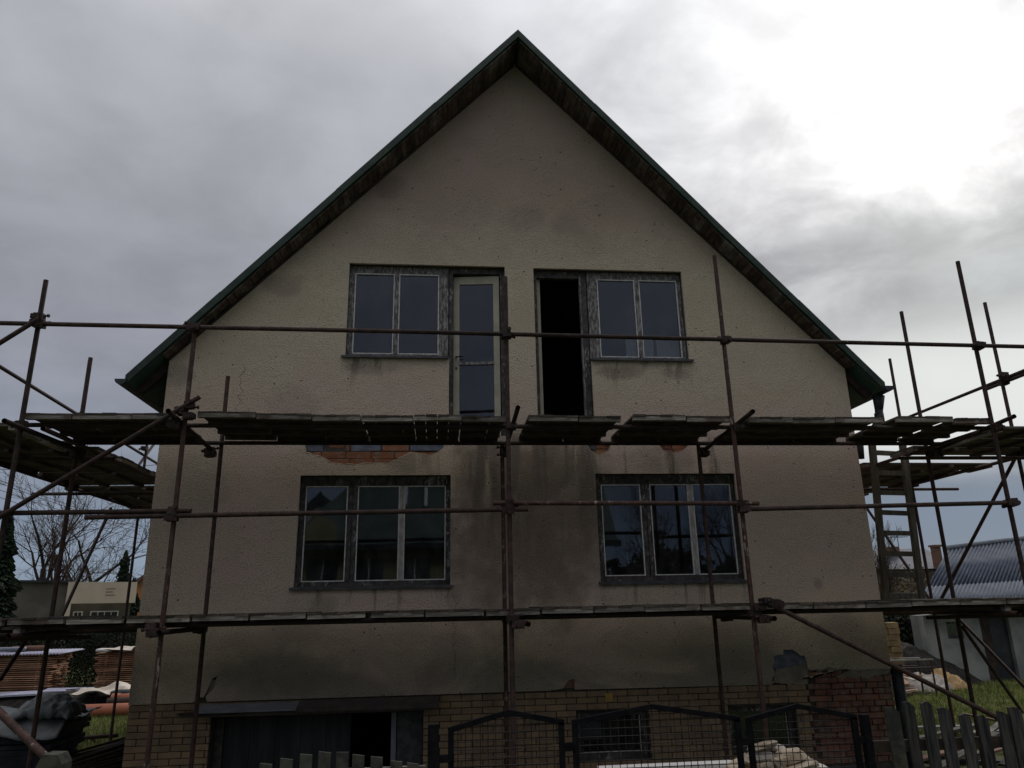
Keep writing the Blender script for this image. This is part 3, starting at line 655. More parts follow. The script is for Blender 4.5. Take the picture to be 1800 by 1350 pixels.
# ------------------------------------------------------------------ scaffolding
scaf = tag(empty('scaffolding', (0, -1.0, G)), 'rusty tube-and-coupler scaffolding wrapped around the house', 'scaffolding')
off = Vector((0, 1.0, -G))
TR = .026
def tube(name, a, b, mat='tube_rust', r=TR):
    a = Vector(a) + off; b = Vector(b) + off; mid = (a + b) / 2
    mb = MB().tube(a - mid, b - mid, r, 12, caps=False)
    # hollow ends
    t = (b - a).normalized(); mb.tube(a - mid + t * .002, b - mid - t * .002, r * .86, 10, caps=False); n = len(mb.f)
    mb.tube(a - mid + t * .05, a - mid + t * .052, r * .86, 10).tube(b - mid - t * .052, b - mid - t * .05, r * .86, 10)
    o = mb.build(name, M[mat], scaf, True); o.location = mid; return o
cp = MB().box(-.045, .045, -.05, .05, -.04, .04).box(-.05, .05, -.02, .075, -.028, .028).tube((.03, -.085, .03), (.03, .06, .03), .011, 6).tube((-.05, .03, -.02), (.085, .03, -.02), .011, 6).tube((.03, -.09, .03), (.03, -.07, .03), .02, 6).tube((.075, .03, -.02), (.095, .03, -.02), .02, 6)
cpm = cp.mesh('coupler', M['coupler'])
rg = random.Random(21)
def coupler(p, rot=None):
    o = inst('coupler', cpm, scaf, Vector(p) + off, rot or (rg.uniform(-.15, .15), rg.uniform(-.15, .15), rg.choice((0, math.pi / 2, math.pi, -math.pi / 2)) + rg.uniform(-.1, .1)), (rg.uniform(.92, 1.12),) * 3)
    return o
YO, YI = -1.60, -.42
for x, zt_, mt in ((-5.60, 6.74, 'tube_rust'), (-3.925, 6.24, 'tube_painted'), (-.37, 6.91, 'tube_rust'), (2.29, 7.27, 'tube_painted'), (5.575, 7.28, 'tube_rust')):
    tube('standard', (x, YO, G), (x + rg.uniform(-.015, .015), YO, zt_), mt)
for x, y, zt_, mt in ((-3.85, YI, 5.98, 'tube_rust'), (-.335, YI, 5.10, 'tube_painted'), (2.28, YI, 5.10, 'tube_rust'), (-5.60, -.33, 6.24, 'tube_rust'), (5.60, -.27, 7.12, 'tube_rust'),
        (-6.92, 2.45, 7.12, 'tube_rust'), (-6.9, 5.2, 6.45, 'tube_rust'), (-6.92, -.35, 6.9, 'tube_rust'), (-6.92, -1.6, 6.7, 'tube_rust'), (7.2, .02, 7.42, 'tube_rust'), (7.2, 2.55, 7.36, 'tube_rust'), (7.2, -1.6, 7.0, 'tube_rust'), (-5.28, 2.45, 5.05, 'tube_rust'), (-5.28, 5.2, 5.05, 'tube_rust'), (5.3, 2.55, 5.05, 'tube_rust')):
    tube('standard', (x, y, G), (x, y, zt_), mt)
for x in (-5.6, -3.925, -.37, 2.29, 5.575):
    MB().box(x - .08, x + .08, YO + .92, YO + 1.08, .0, .012).build('base_plate', M['coupler'], scaf)
YR = YO - .055
tube('guard_rail', (-6.75, YR, 6.195), (-1.6, YR, 6.165), 'tube_rust'); tube('guard_rail', (-1.6, YR, 6.165), (2.9, YR, 6.12)); tube('guard_rail', (2.9, YR, 6.12), (7.0, YR, 6.085), 'tube_rust')
tube('ledger', (-7.0, YR, 4.10), (-3.74, YR, 4.115)); tube('ledger', (-4.79, YR - .005, 4.055), (-.17, YR - .005, 4.105))
tube('ledger', (-.55, YR - .003, 4.175), (2.47, YR - .003, 4.15), 'tube_painted'); tube('ledger', (2.24, YR, 4.085), (5.66, YR, 4.14))
for (x, z) in ((-5.6, 6.20), (-3.925, 6.18), (-.37, 6.155), (2.29, 6.125), (5.575, 6.10), (-3.925, 4.11), (-3.925, 4.05), (-.37, 4.10), (-.37, 4.175), (2.29, 4.15), (2.29, 4.09), (5.575, 4.14)):
    coupler((x, YR + .02, z))
coupler((-5.6, YR + .03, 6.28)); coupler((-5.57, YR, 6.19))
for z, ys in ((5.098, (YO + .20, YI - .05)), (2.968, (YO + .20, YI - .05))):      # ledgers under the platforms
    for y in ys:
        tube('ledger', (-7.0, y, z), (-.8, y, z), 'tube_shaded'); tube('ledger', (-.8, y, z), (2.7, y, z), 'tube_shaded'); tube('ledger', (2.7, y, z), (7.3, y, z), 'tube_shaded')
tx = [(-5.56, -2.0), (-3.985, -1.95), (-.31, -2.17), (2.35, -2.06), (5.63, -1.9)]
for x, y0 in tx:                                                                   # transoms, ends sticking out to the street
    tube('transom', (x, y0, 5.125 if x > -5 else 5.0), (x + .02, -.30, 5.02), 'tube_shaded')
    tube('transom', (x + .1, -1.78, 2.905), (x + .1, -.24, 2.905), 'tube_shaded')
    coupler((x - .03, YO - .02, 5.05)); coupler((x, YI, 4.97)); coupler((x - .03, YO, 2.955)); coupler((x, YI, 2.93)); coupler((x + .08, YI, 2.90)); coupler((x + .02, YO - .05, 2.90)); coupler((x, YI + .04, 5.02))
for y in (-.42, 2.5, 5.2):
    for s, xo in ((-1, 7.55), (1, 8.1 if y > 0 else 7.5)):
        if s > 0 and y > 5: continue
        tube('transom', (s * 5.15, y + .1, 4.93), (s * xo, y + .1, 4.93)); tube('transom', (s * 5.15, y + .1, 2.84), (s * 7.3, y + .1, 2.84))
for s, X0 in ((-1, 6.92), (1, 7.2)):
    e = 5.6 if s < 0 else 3.2
    for z in (4.99, 2.90):
        tube('ledger', (s * (X0 - .06), -1.9, z), (s * (X0 - .06), e, z)); tube('ledger', (s * 5.33, -1.7, z), (s * 5.33, e, z))
        for y in (-1.6, -.35, 2.45, 5.2):
            if s > 0 and y > 4: continue
            coupler((s * (X0 - .02), y, z))
coupler((-6.93, 5.2, 6.2)); coupler((-6.93, 2.45, 6.17))
tube('guard_rail', (7.26, -.55, 6.2), (7.26, 3.3, 6.2)); tube('guard_rail', (7.26, -2.6, 6.14), (7.26, .45, 6.15)); coupler((7.22, .0, 6.24)); coupler((7.22, .03, 6.13)); coupler((7.24, -.05, 6.18))
tube('brace', (-5.70, YO - .11, 3.99), (-3.755, YO - .11, 5.345)); tube('brace', (-5.55, YO - .1, 6.24), (-6.9, YO - .1, 5.15))
tube('brace', (2.42, YO - .12, 3.065), (6.2, YO - .3, 1.10)); coupler((2.42, YO - .07, 3.08)); coupler((2.36, YO - .05, 3.03)); coupler((2.5, YO - .1, 3.06))
coupler((-3.87, YO - .07, 5.26)); coupler((-3.95, YO - .05, 5.20)); coupler((-3.86, YO - .1, 5.13))
def bpx(u1, v1, u2, v2, X1, X2, name='brace', mat='tube_rust', r=TR):
    def hx(u, v, X):
        d = CF * FPX + CR * (u - 900) - CU * (v - 675); t = (X - CAM.x) / d.x; return CAM + d * t
    tube(name, hx(u1, v1, X1), hx(u2, v2, X2), mat, r)
bpx(1790, 795, 1655, 1052, 7.26, 7.26); bpx(1520, 888, 1642, 1065, 7.28, 7.28); bpx(1686, 1088, 1815, 1222, 7.26, 7.1); bpx(1692, 1102, 1797, 1252, 5.66, 6.6, r=.022)
bpx(-40, 620, 285, 820, -6.97, -6.97, 'guard_rail'); bpx(274, 776, 238, 826, -6.99, -6.99); bpx(195, 893, 108, 1085, -6.98, -6.98); bpx(60, 1105, 0, 1195, -6.5, -6.5)
# raking tube that runs to the ground at the lower left
tube('brace', at(-10, 1243, -3.0), at(88, 1338, -3.3), 'tube_painted', .03)

# ------------------------------------------------------------------ deck panels
def panel_proto(wd, dp_, n):
    r_ = random.Random(int(wd * 1000) + int(dp_ * 100) + n)
    planks = []
    k = 4 if wd > .5 else 3; e = wd / k
    for i in range(k):
        j0 = r_.uniform(-.012, .012); planks.append(MB().box(-wd / 2 + i * e + .002, -wd / 2 + (i + 1) * e - r_.choice((.002, .003, .006)), j0, dp_ + r_.uniform(-.02, .01), .042, .066, .0025).mesh('plank', M['deck_wood']))
    battens = []
    for q, y in enumerate((.004, dp_ * .33, dp_ * .66, dp_ - .07)):
        battens.append(MB().box(-wd / 2 + .004, wd / 2 - .004, y, y + .065, .0, .0415, .002).mesh('batten', M['batten_wood' if q == 0 else 'deck_wood']))  # inner battens take the darker wood, underside shade put into their colour
    return planks, battens
protos = {}
def deck_panel(p, wd, dp_, rotz, label, group, tilt=(0, 0), var=0):
    key = (round(wd, 3), round(dp_, 2), var)
    if key not in protos: protos[key] = panel_proto(*key)
    pl, bt = protos[key]
    o = empty('deck_panel', p); o.rotation_euler = (tilt[0], tilt[1], rotz); tag(o, label, 'platform panel', group)
    for m_ in pl: inst('plank', m_, o)
    for m_ in bt: inst('batten', m_, o)
rg = random.Random(17)
up_px = [(42, 125), (127, 230), (232, 300), (347, 445), (451, 547), (549, 632), (635, 724), (727, 810), (812, 889), (929, 1016), (1017, 1091), (1112, 1204), (1206, 1283), (1314, 1390), (1392, 1465), (1467, 1552), (1576, 1674), (1675, 1740)]
YD = YO + .045
for i, (a, b) in enumerate(up_px):
    nx_ = up_px[i + 1][0] if i + 1 < len(up_px) else b + 99
    xa = at(a, 724, YD).x; xb = at(nx_ - .5 if nx_ - b < 8 else b, 724, YD).x
    z = 5.135 + rg.uniform(-.008, .008) - .006 * (i > 9) + (.02 if i in (3, 11, 16) else 0)
    deck_panel(((xa + xb) / 2, YD + rg.uniform(-.02, .01), z - .005), round(xb - xa - .004, 3), 1.19 if i % 4 else 1.21, rg.uniform(-.004, .004),
               f'weathered wooden deck panel, {ORD[i]} from left on the upper front platform', 'deck panels of the upper front platform', (rg.uniform(-.006, .006), rg.uniform(-.008, .008)), i % 3)
x = -6.6; i = 0
while x < 6.9:
    wd = rg.choice((.54, .58, .60, .62, .56))
    deck_panel((x + wd / 2, YD + rg.uniform(-.03, .01), 3.0 + rg.uniform(-.006, .006) - .003 * (x > 2)), wd, 1.15, rg.uniform(-.01, .01),
               f'weathered wooden deck panel, {ORD[i]} from left on the lower front platform', 'deck panels of the lower front platform', (rg.uniform(-.004, .004), rg.uniform(-.008, .008)), i % 3)
    x += wd + rg.choice((.006, .01, .02, .012, .05)); i += 1
for s, xo, nm in ((-1, 6.93, 'left'), (1, 7.28, 'right')):
    for z, lv in ((5.025, 'upper'), (2.93, 'lower')):
        y = -1.52; i = 0; end = 5.5 if s < 0 else 4.6
        while y < end:
            wd = rg.choice((.56, .58, .60, .54)); xi = 5.34 + rg.uniform(-.03, .05); dep = round(xo - xi + rg.choice((0, 0, .05, .1)), 1)
            if y < -.45 and z > 4: xi = 5.72; dep = 1.3
            # battens run along the wall, planks across it
            if not (s > 0 and lv == 'upper' and .2 < y < .75) and not (lv == 'upper' and -.55 < y < -.42):
                deck_panel((s * xi, y + wd / 2 + (.03 if lv == 'upper' else 0), z + rg.uniform(-.012, .01)), wd, dep, -s * math.pi / 2 + rg.uniform(-.03, .03),
                           f'weathered wooden deck panel, {ORD[i]} from the street on the {lv} {nm} side platform', f'deck panels of the {lv} {nm} side platform', (rg.uniform(-.008, .008), rg.uniform(-.01, .01)), i % 3)
                i += 1
            y += wd + (.02 if abs(y - 2.3) > .4 else .14)

# ladder through the right side platform
lad = tag(empty('ladder', (5.5, .7, 2.99)), 'grey timber ladder leaning between the two right side platforms', 'ladder')
lad.rotation_euler = (R(4.5), R(1.2), R(3))
MB().box(-.30, -.215, -.03, .03, .0, 2.42, .003).build('rail', M['ladder_wood'], lad)
MB().obox((.275, 0, 1.21), (.044, 0, 0), (0, .03, 0), (-.035, 0, 1.21)).build('rail', M['ladder_wood'], lad)
rgm = MB().box(-.206, .235, -.018, .018, -.036, .036, .002).mesh('rung', M['ladder_wood'])
for k in range(8): inst('rung', rgm, lad, (0, -.005, .13 + k * .293), (0, rg.uniform(-.012, .012), 0))

# ------------------------------------------------------------------ fence along the street
YF = -4.3
def mesh_panel(xs, xe, zs, xp, zp, ze, label):
    o = tag(empty('mesh_fence_panel', ((xs + xe) / 2, YF, G)), label, 'fence panel', 'black framed wire mesh panels of the street fence')
    of = Vector((-(xs + xe) / 2, -YF, -G)); w_ = .038
    f = MB()
    f.beam(Vector((xs, YF, G + .1)) + of, Vector((xs, YF, zs)) + of, w_, .03, (0, 1, 0)); f.beam(Vector((xe, YF, G + .1)) + of, Vector((xe, YF, ze)) + of, w_, .03, (0, 1, 0))
    f.beam(Vector((xs - .019, YF, zs)) + of, Vector((xp, YF, zp)) + of, .034, .031, (0, 1, 0)); f.beam(Vector((xp, YF + .0005, zp)) + of, Vector((xe + .019, YF + .0005, ze)) + of, .034, .031, (0, 1, 0))
    f.beam(Vector((xs, YF, G + .12)) + of, Vector((xe, YF, G + .12)) + of, .036, .032, (0, 1, 0)); f.build('frame', M['black_iron'], o)
    wm = MB(); xx = xs + .05
    def top(x): return (zs + (zp - zs) * (x - xs) / (xp - xs)) if x < xp else (zp + (ze - zp) * (x - xp) / (xe - xp))
    while xx < xe - .02:
        wm.tube(Vector((xx, YF + .003, G + .13)) + of, Vector((xx + random.uniform(-.004, .004), YF + .003, top(xx) - .012)) + of, .0029, 4, caps=False); xx += .05
    zz = G + .17
    while zz < zp - .02:
        xa, xb = xs, xe
        if zz > zs: xa = xs + (zz - zs) / (zp - zs) * (xp - xs)
        if zz > ze: xb = xe - (zz - ze) / (zp - ze) * (xe - xp)
        wm.tube(Vector((xa, YF - .001, zz)) + of, Vector((xb, YF - .001, zz + random.uniform(-.004, .004))) + of, .0029, 4, caps=False); zz += .05
    tag(wm.build('wire_mesh', M['wire'], o), kind='stuff')
    return o, of
p1, f1 = mesh_panel(-1.05, -.295, 2.295, -.66, 2.395, 2.32, 'narrow peaked wire mesh panel nearest the grey garage door')
p2, f2 = mesh_panel(-.20, .955, 2.315, .35, 2.40, 2.30, 'wide peaked wire mesh panel in front of the left cellar window')
p3, f3 = mesh_panel(1.04, 1.815, 2.29, 1.41, 2.37, 2.285, 'narrow peaked wire mesh panel in front of the stone heap')
MB().box(-.28, -.215, -.02 + YF, .02 + YF, 2.14, 2.19).build('bracket', M['black_iron'], p2).location = f2
MB().box(.972, 1.025, -.02 + YF, .02 + YF, 2.13, 2.18).build('bracket', M['black_iron'], p3).location = f3
for i, (x0, x1, zt_, lb) in enumerate(((-1.205, -1.13, 2.335, 'black steel fence post left of the wire mesh panels'), (1.87, 1.92, 2.30, 'black steel fence post between the mesh panels and the pickets'))):
    o = tag(MB().box(-(x1 - x0) / 2, (x1 - x0) / 2, -.03, .03, 0, zt_ - G).build('fence_post', M['black_iron']), lb, 'post', 'black steel fence posts'); o.location = ((x0 + x1) / 2, YF, G)
    if i == 0: MB().box(.038, .14, -.02, .02, 2.10 - G, 2.145 - G).build('hinge', M['black_iron'], o)
    else: MB().box(-.07, -.026, -.02, .02, 2.12 - G, 2.16 - G).build('hinge', M['black_iron'], o)
pf = tag(empty('picket_fence', (2.6, YF, G)), 'dark weathered picket fence with scalloped top at the right', 'fence')
pof = Vector((-2.6, -YF, -G))
tops = [(2.075, .10, 2.335), (2.205, .08, 2.37), (2.33, .083, 2.37), (2.468, .085, 2.325), (2.615, .08, 2.28), (2.765, .08, 2.265), (2.90, .078, 2.28), (3.015, .095, 2.31), (3.16, .085, 2.35), (3.29, .085, 2.37), (3.42, .085, 2.36), (3.56, .085, 2.32), (3.70, .085, 2.28)]
for i, (x0, w_, zt_) in enumerate(tops):
    mb = MB(); s1, s2 = random.uniform(-.012, .012), random.uniform(-.012, .012)
    mb.poly([[(0, 0), (w_, 0), (w_, zt_ - G - .02 + s1), (w_ * .5, zt_ - G + .004), (0, zt_ - G + s2)]], 0, .022)
    o = mb.build('picket', M['mossy'] if i == 0 else M['dark_picket'], pf); o.location = (x0 - 2.6, -.011, 0); o.rotation_euler = (0, random.uniform(-.012, .012), 0)
for z in (2.045, 1.25): MB().box(1.93, 3.85, YF + .015, YF + .05, z, z + .075).build('rail', M['dark_timber'], pf).location = pof
pg = tag(empty('picket_gate', (-1.85, YF, G)), 'grey wooden picket gate with arched top before the garage', 'gate')
gof = Vector((1.85, -YF, -G))
for x0, zt_ in ((-2.52, 2.06), (-2.39, 2.10), (-2.265, 2.14), (-2.135, 2.165), (-2.01, 2.185), (-1.89, 2.197), (-1.775, 2.188), (-1.67, 2.172), (-1.55, 2.155), (-1.42, 2.125), (-1.31, 2.108)):
    o = MB().poly([[(0, 0), (.078, 0), (.078, zt_ - G - .008 + random.uniform(-.006, .006)), (0, zt_ - G)]], 0, .022).build('picket', M['mossy'], pg); o.location = (x0 + 1.85 - .03, -.011, 0)
for z in (2.01, 1.2): MB().box(-2.55, -1.22, YF + .013, YF + .05, z, z + .07).build('rail', M['grey_timber'], pg).location = gof
gp = tag(MB().poly([[(-.075, 0), (.08, 0), (.08, 1.34), (.045, 1.395), (-.045, 1.40), (-.085, 1.31)]], -.07, .07).build('gate_post', M['mossy']), 'short mossy timber post at the bottom left corner', 'post'); gp.location = (-3.58, YF, G)

# ------------------------------------------------------------------ things in the yard
def rock_mesh(sx, sy, sz, seed, mat):
    r_ = random.Random(seed); mb = MB()
    pts = []
    for i in range(6):
        for j in range(8):
            th = math.pi * (i + .5) / 6; ph = 2 * math.pi * j / 8
            p = Vector((math.sin(th) * math.cos(ph), math.sin(th) * math.sin(ph), math.cos(th)))
            q = Vector([math.copysign(abs(c) ** .55, c) for c in p]) * r_.uniform(.78, 1.06)
            pts.append((q.x * sx, q.y * sy, q.z * sz))
    mb.v = pts
    for i in range(5):
        for j in range(8): j2 = (j + 1) % 8; mb.f.append((i * 8 + j, (i + 1) * 8 + j, (i + 1) * 8 + j2, i * 8 + j2))
    mb.f.append(tuple(range(8))); mb.f.append(tuple(40 + k for k in range(7, -1, -1)))
    return mb.mesh('stone', M[mat])
def soften(o, lv=2):
    o.modifiers.new('soft', 'SUBSURF').render_levels = lv; o.modifiers['soft'].levels = lv
    o.data.polygons.foreach_set('use_smooth', [True] * len(o.data.polygons)); return o
def SOFT(*a): return soften(inst(*a))
pile = tag(empty('stone_heap', (1.35, -3.1, G)), 'heap of split sandstone blocks behind the wire mesh panel', 'stones')
for i, (u, v, lx, lz, a, dy) in enumerate(((1340, 1311, .135, .028, -8, 0), (1338, 1330, .10, .05, 0, .02), (1386, 1328, .13, .055, -12, -.02), (1412, 1332, .07, .045, 18, .05), (1395, 1343, .19, .032, -14, -.12), (1372, 1318, .10, .03, 6, .15),
        (1337, 1344, .08, .04, -8, -.1), (1356, 1340, .028, .065, -15, -.12), (1312, 1337, .05, .05, 30, .02), (1293, 1348, .07, .04, -25, 0), (1420, 1348, .13, .03, -4, -.1), (1380, 1358, .16, .05, 4, -.15), (1330, 1360, .15, .06, 0, -.1), (1435, 1362, .13, .05, 6, 0), (1290, 1366, .14, .06, 4, 0), (1400, 1375, .2, .07, 0, .1), (1340, 1380, .2, .07, 0, .1))):
    p = at(u, v, -3.1); inst('stone', rock_mesh(lx, .11, lz, 40 + i, 'stone_pale' if i in (1, 5, 10) else 'stone_sand'), pile, (p.x - 1.35, dy, p.z - G), (R(random.uniform(-10, 10)), R(a), R(random.uniform(-15, 15))))
hb = MB(); r_ = random.Random(2)
for j in range(9):
    for i in range(13):
        x = -1.0 + i * 2.0 / 12; y = -.8 + j * 1.6 / 8; hgt = max(0, 1 - (x / 1.0) ** 2) * max(0, 1 - (y / .8) ** 2); hb.v.append((x, y, .70 * hgt ** .7 + r_.uniform(0, .03)))
for j in range(8):
    for i in range(12): a = j * 13 + i; hb.f.append((a, a + 1, a + 14, a + 13))
hb = hb.build('rubble', M['soil'], pile)
pk_ = at(1205, 1346, -3.0); tag(MB().box(-.75, .42, -.06, .06, -.018, .018, .003).build('plank', M['curtain_pale']), 'pale plank lying beside the stone heap behind the mesh', 'plank').location = pk_
pr = bpy.data.objects[-1] if False else None
tre = tag(empty('trestle', (pk_.x, -3.0, G)), 'low timber trestle under the pale plank', 'trestle')
for sx in (-.55, .25): MB().box(sx - .03, sx + .03, -.05, .05, 0, pk_.z - G - .02).build('leg', M['grey_timber'], tre)
MB().box(-.6, .3, -.04, .04, pk_.z - G - .10, pk_.z - G - .021).build('beam', M['grey_timber'], tre)

# loose boards and rails lying behind the right picket fence
r_ = random.Random(77)
shp = atz(1690, 1318, G); sh_ = tag(empty('scrap_heap', (shp.x, shp.y, G)), 'heap of loose boards behind the right picket fence', 'scrap heap')
for i in range(16):
    o = MB().box(-.8, .8, -.05, .05, -.016, .016, .003).build('board', M[['grey_timber', 'dark_picket', 'lumber_end', 'batten_wood'][i % 4]], sh_)
    o.location = (-1.3 + i * .19, r_.uniform(-1.2, .9), .04 + .05 * (i % 5)); o.rotation_euler = (r_.uniform(-.15, .15), r_.uniform(-.3, .2), r_.uniform(-.6, .6))

# bundle of tubes by the left corner of the house
bun = tag(empty('tube_bundle', (-5.8, 3.0, G)), 'heap of thin steel tubes lying by the left house corner', 'tubes')
r_ = random.Random(31)
for i in range(34):
    y0 = r_.uniform(-.9, 1.2); k = r_.uniform(0, 1)
    a = Vector((-1.2 + r_.uniform(-.3, .2), y0 - 1.1 + r_.uniform(-.3, .2), .03 + .05 * k)); b = Vector((.70 + r_.uniform(-.25, .12), y0 + .7 + r_.uniform(-.3, .3), .12 + .42 * k + .1 * r_.random()))
    MB().tube(a, b, r_.uniform(.014, .022), 7).build('tube', M['tube_rust'] if i % 4 else M['coupler'], bun, True)
jk = tag(empty('prop_jack', (-7.5, 5.3, G)), 'dark steel screw jack lying on the grass by the tubes', 'jack')
MB().tube((-.55, 0, .12), (.65, .1, .14), .035, 10).build('tube', M['coupler'], jk, True); MB().box(.55, .75, .0, .2, .0, .02).build('base_plate', M['coupler'], jk); MB().tube((.2, .06, .12), (.35, .06, .0), .02, 8).build('handle', M['coupler'], jk)

# pallet of dark roof tiles under tarpaulins at the lower left
ps = tag(empty('tile_stack', (-8.0, 3.0, G)), 'dark stack of roof tiles half covered by a grey tarpaulin', 'tile stack')
r_ = random.Random(9)
for k in range(9): MB().box(-1.6, 1.42 + r_.uniform(-.05, .04) - .05 * (8 - k) * .4, -.55, .55 + r_.uniform(-.03, .03), k * .075 + .1, k * .075 + .165, .008).build('tile_layer', M['dark_stack'], ps)
MB().box(-1.6, 1.2, -.5, .5, 0, .1).build('pallet', M['dark_timber'], ps)
def cloth(nx, ny, fn, name, mat, parent, smooth=True):
    mb = MB()
    for j in range(ny + 1):
        for i in range(nx + 1): mb.v.append(fn(i / nx, j / ny))
    for j in range(ny):
        for i in range(nx): a = j * (nx + 1) + i; mb.f.append((a, a + 1, a + nx + 2, a + nx + 1))
    o = mb.build(name, M[mat], parent, smooth); sm = o.modifiers.new('thickness', 'SOLIDIFY'); sm.thickness = .008; return o
def wob(x, y, s=1.0): return .022 * s * (math.sin(x * 3.1 + y * 2) + math.sin(y * 5 - x * 2.3) * .6 + math.sin(x * 7 + y * 6) * .25)
cloth(80, 40, lambda u, v: (-1.7 + u * 3.2, -.75 + v * 1.4, (.84 + wob(u * 3, v * 2, 1.2) - max(0, (.16 - v)) * (1.0 + .7 * math.sin(u * 9)) * 1.0 + .05 * math.sin(u * 5)) + .018 * math.sin(u * 37 + 4 * math.sin(v * 11)) * math.sin(v * 23 + u * 15)), 'tarpaulin', 'tarp_grey', ps)
bl = MB()
def crum(u, v, s_): return s_ * (math.sin(u * 17 + v * 9) * math.sin(v * 13 - u * 5) + .6 * math.sin(u * 31 + 3 * math.sin(v * 19)) * math.cos(v * 27 + u * 11))
tb_ = cloth(46, 30, lambda u, v: ((u - .5) * .85 + crum(v, u, .02), (v - .5) * .7 + crum(u + 2, v, .02), .30 * max(0, 1 - (2 * u - 1) ** 2) ** .6 * max(0, 1 - (2 * v - 1) ** 2) ** .6 + crum(u, v, .028)), 'tarpaulin_bundle', 'tarp_grey', None)
tb_.location = (-6.85, 2.7, G + .82); tag(tb_, 'crumpled grey tarpaulin bundle on the tile stack', 'tarpaulin')
cl_ = cloth(40, 26, lambda u, v: ((u - .5) * 1.6, (v - .5) * .9, .06 + wob(u * 4 + 1, v * 3, 1.6) + .15 * math.exp(-((u - .6) ** 2 + (v - .6) ** 2) * 9)), 'pale_sheet', 'tarp_pale', None)
cl_.location = (-9.35, 11.2, G + .32); tag(cl_, 'crumpled pale sheet draped over the scrap by the lumber', 'sheet')
for k, (x, y, z, sx, sz) in enumerate(((-8.9, 10.7, .33, .28, .12), (-8.45, 10.9, .28, .30, .10))):
    tag(SOFT('sack', rock_mesh(sx, .25, sz, 60 + k, 'dark_stack'), None, (x, y, G + z)), ['black sack lying on the pale sheet', 'black sack right of the pale sheet'][k], 'sack')
# orange drain pipes
def orange(a, b, r, label):
    a, b = Vector(a), Vector(b); o = tag(empty('drain_pipe_length', (a + b) / 2), label, 'pipe'); mid = (a + b) / 2
    MB().tube(a - mid, b - mid, r, 16).build('pipe_body', M['pvc_orange'], o, True); t = (b - a).normalized()
    MB().tube(a - mid - t * .02, a - mid + t * .16, r * 1.1, 16).build('socket', M['pvc_orange'], o, True)
pa = atz(126, 1254, G + .1); pb = atz(232, 1250, G + .1)
orange((pa.x, pa.y, G + .14), (pb.x + 1.2, pb.y, G + .14), .14, 'thick orange plastic drain pipe lying on the grass')
orange((pa.x - .85, pa.y - .05, G + .075), (pa.x - .1, pa.y - .05, G + .075), .07, 'thin orange drain pipe left of the thick one')
orange((pa.x + .5, pa.y + .9, G + .30), (pb.x + 1.2, pb.y + .9, G + .30), .10, 'orange drain pipe lying behind the thick one')
dk = tag(MB().tube((pa.x + .5, pa.y + .6, G + .27), (pb.x + 1.3, pb.y + .6, G + .27), .07, 12).build('pipe', M['dark_timber'], None, True), 'dark pipe between the two orange drain pipes', 'pipe')
for k, (u, v, w_, mt, lb) in enumerate(((20, 1220, 1.5, 'sheet_lilac', 'pale flat sheet lying left of the lumber base'), (30, 1228, 1.8, 'tarp_grey', 'grey flat sheet lying below the pale one'), (120, 1213, 1.1, 'sheet_lilac', 'pale board lying at the foot of the lumber stack'), (60, 1235, 1.6, 'dark_picket', 'dark board lying before the lumber stack'))):
    p = at(u, v, 11.6 + .2 * k); o = tag(MB().box(-w_ / 2, w_ / 2, -.3, .3, -.02, .02, .015).build('sheet', M[mt]), lb, 'sheet'); o.location = p; o.rotation_euler = (.05, .03 * (k - 1), .1 * k)
    if p.z - G > .08:
        for sx in (-.3, .3): pass
hp = MB(); r_ = random.Random(12)
for j in range(9):
    for i in range(15):
        x = -2.6 + i * 5.2 / 14; y = -.9 + j * 1.8 / 8; hgt = max(0, 1 - (x / 2.6) ** 2) * max(0, 1 - (y / .9) ** 2); hp.v.append((x, y, .34 * hgt ** .5 + r_.uniform(0, .05) * hgt))
for j in range(8):
    for i in range(14): a = j * 15 + i; hp.f.append((a, a + 1, a + 16, a + 15))
o = tag(hp.build('scrap_mound', M['soil']), 'low dark mound of scrap at the foot of the lumber stacks', 'mound'); o.location = (-10.6, 12.0, G)

# lumber stacks
def lumber(loc, L, nl, nd, label, rot, th=.052, seed=1):
    o = tag(empty('lumber_stack', loc, rot), label, 'lumber stack', 'lumber stacks on the lawn'); r_ = random.Random(seed)
    wd = .22; pm = MB().box(-.5, .5, -wd / 2 + .004, wd / 2 - .004, 0, .026, .0).mesh('plank', M['lumber']); sm = MB().box(-.03, .03, -nd * wd / 2, nd * wd / 2, 0, th - .027).mesh('spacer', M['lumber_end'])
    for k in range(nl):
        for d_ in range(nd):
            l = L + r_.uniform(-.14, .10); inst('plank', pm, o, (r_.uniform(-.06, .06), (d_ - (nd - 1) / 2) * wd + r_.uniform(-.012, .012), k * th + .1), (0, r_.uniform(-.003, .003), r_.uniform(-.01, .01)), (l, 1, 1))
        for q in (-.42, 0, .42): inst('spacer', sm, o, (q * L, 0, k * th + .127))
    for q in (-.4, .4): MB().box(q * L - .06, q * L + .06, -nd * wd / 2, nd * wd / 2, 0, .1).build('bearer', M['dark_timber'], o)
    return o
pL = at(112, 1235, 12.7); lumber((pL.x - 2.35, 13.0, G), 4.2, 22, 4, 'longer stack of sawn boards under a lilac corrugated sheet', R(-6), seed=2)
pR = at(150, 1225, 13.4); lumber((pR.x + 1.9, 13.9, G), 3.6, 21, 4, 'shorter stack of sawn boards beside the house corner', R(-3), seed=5)
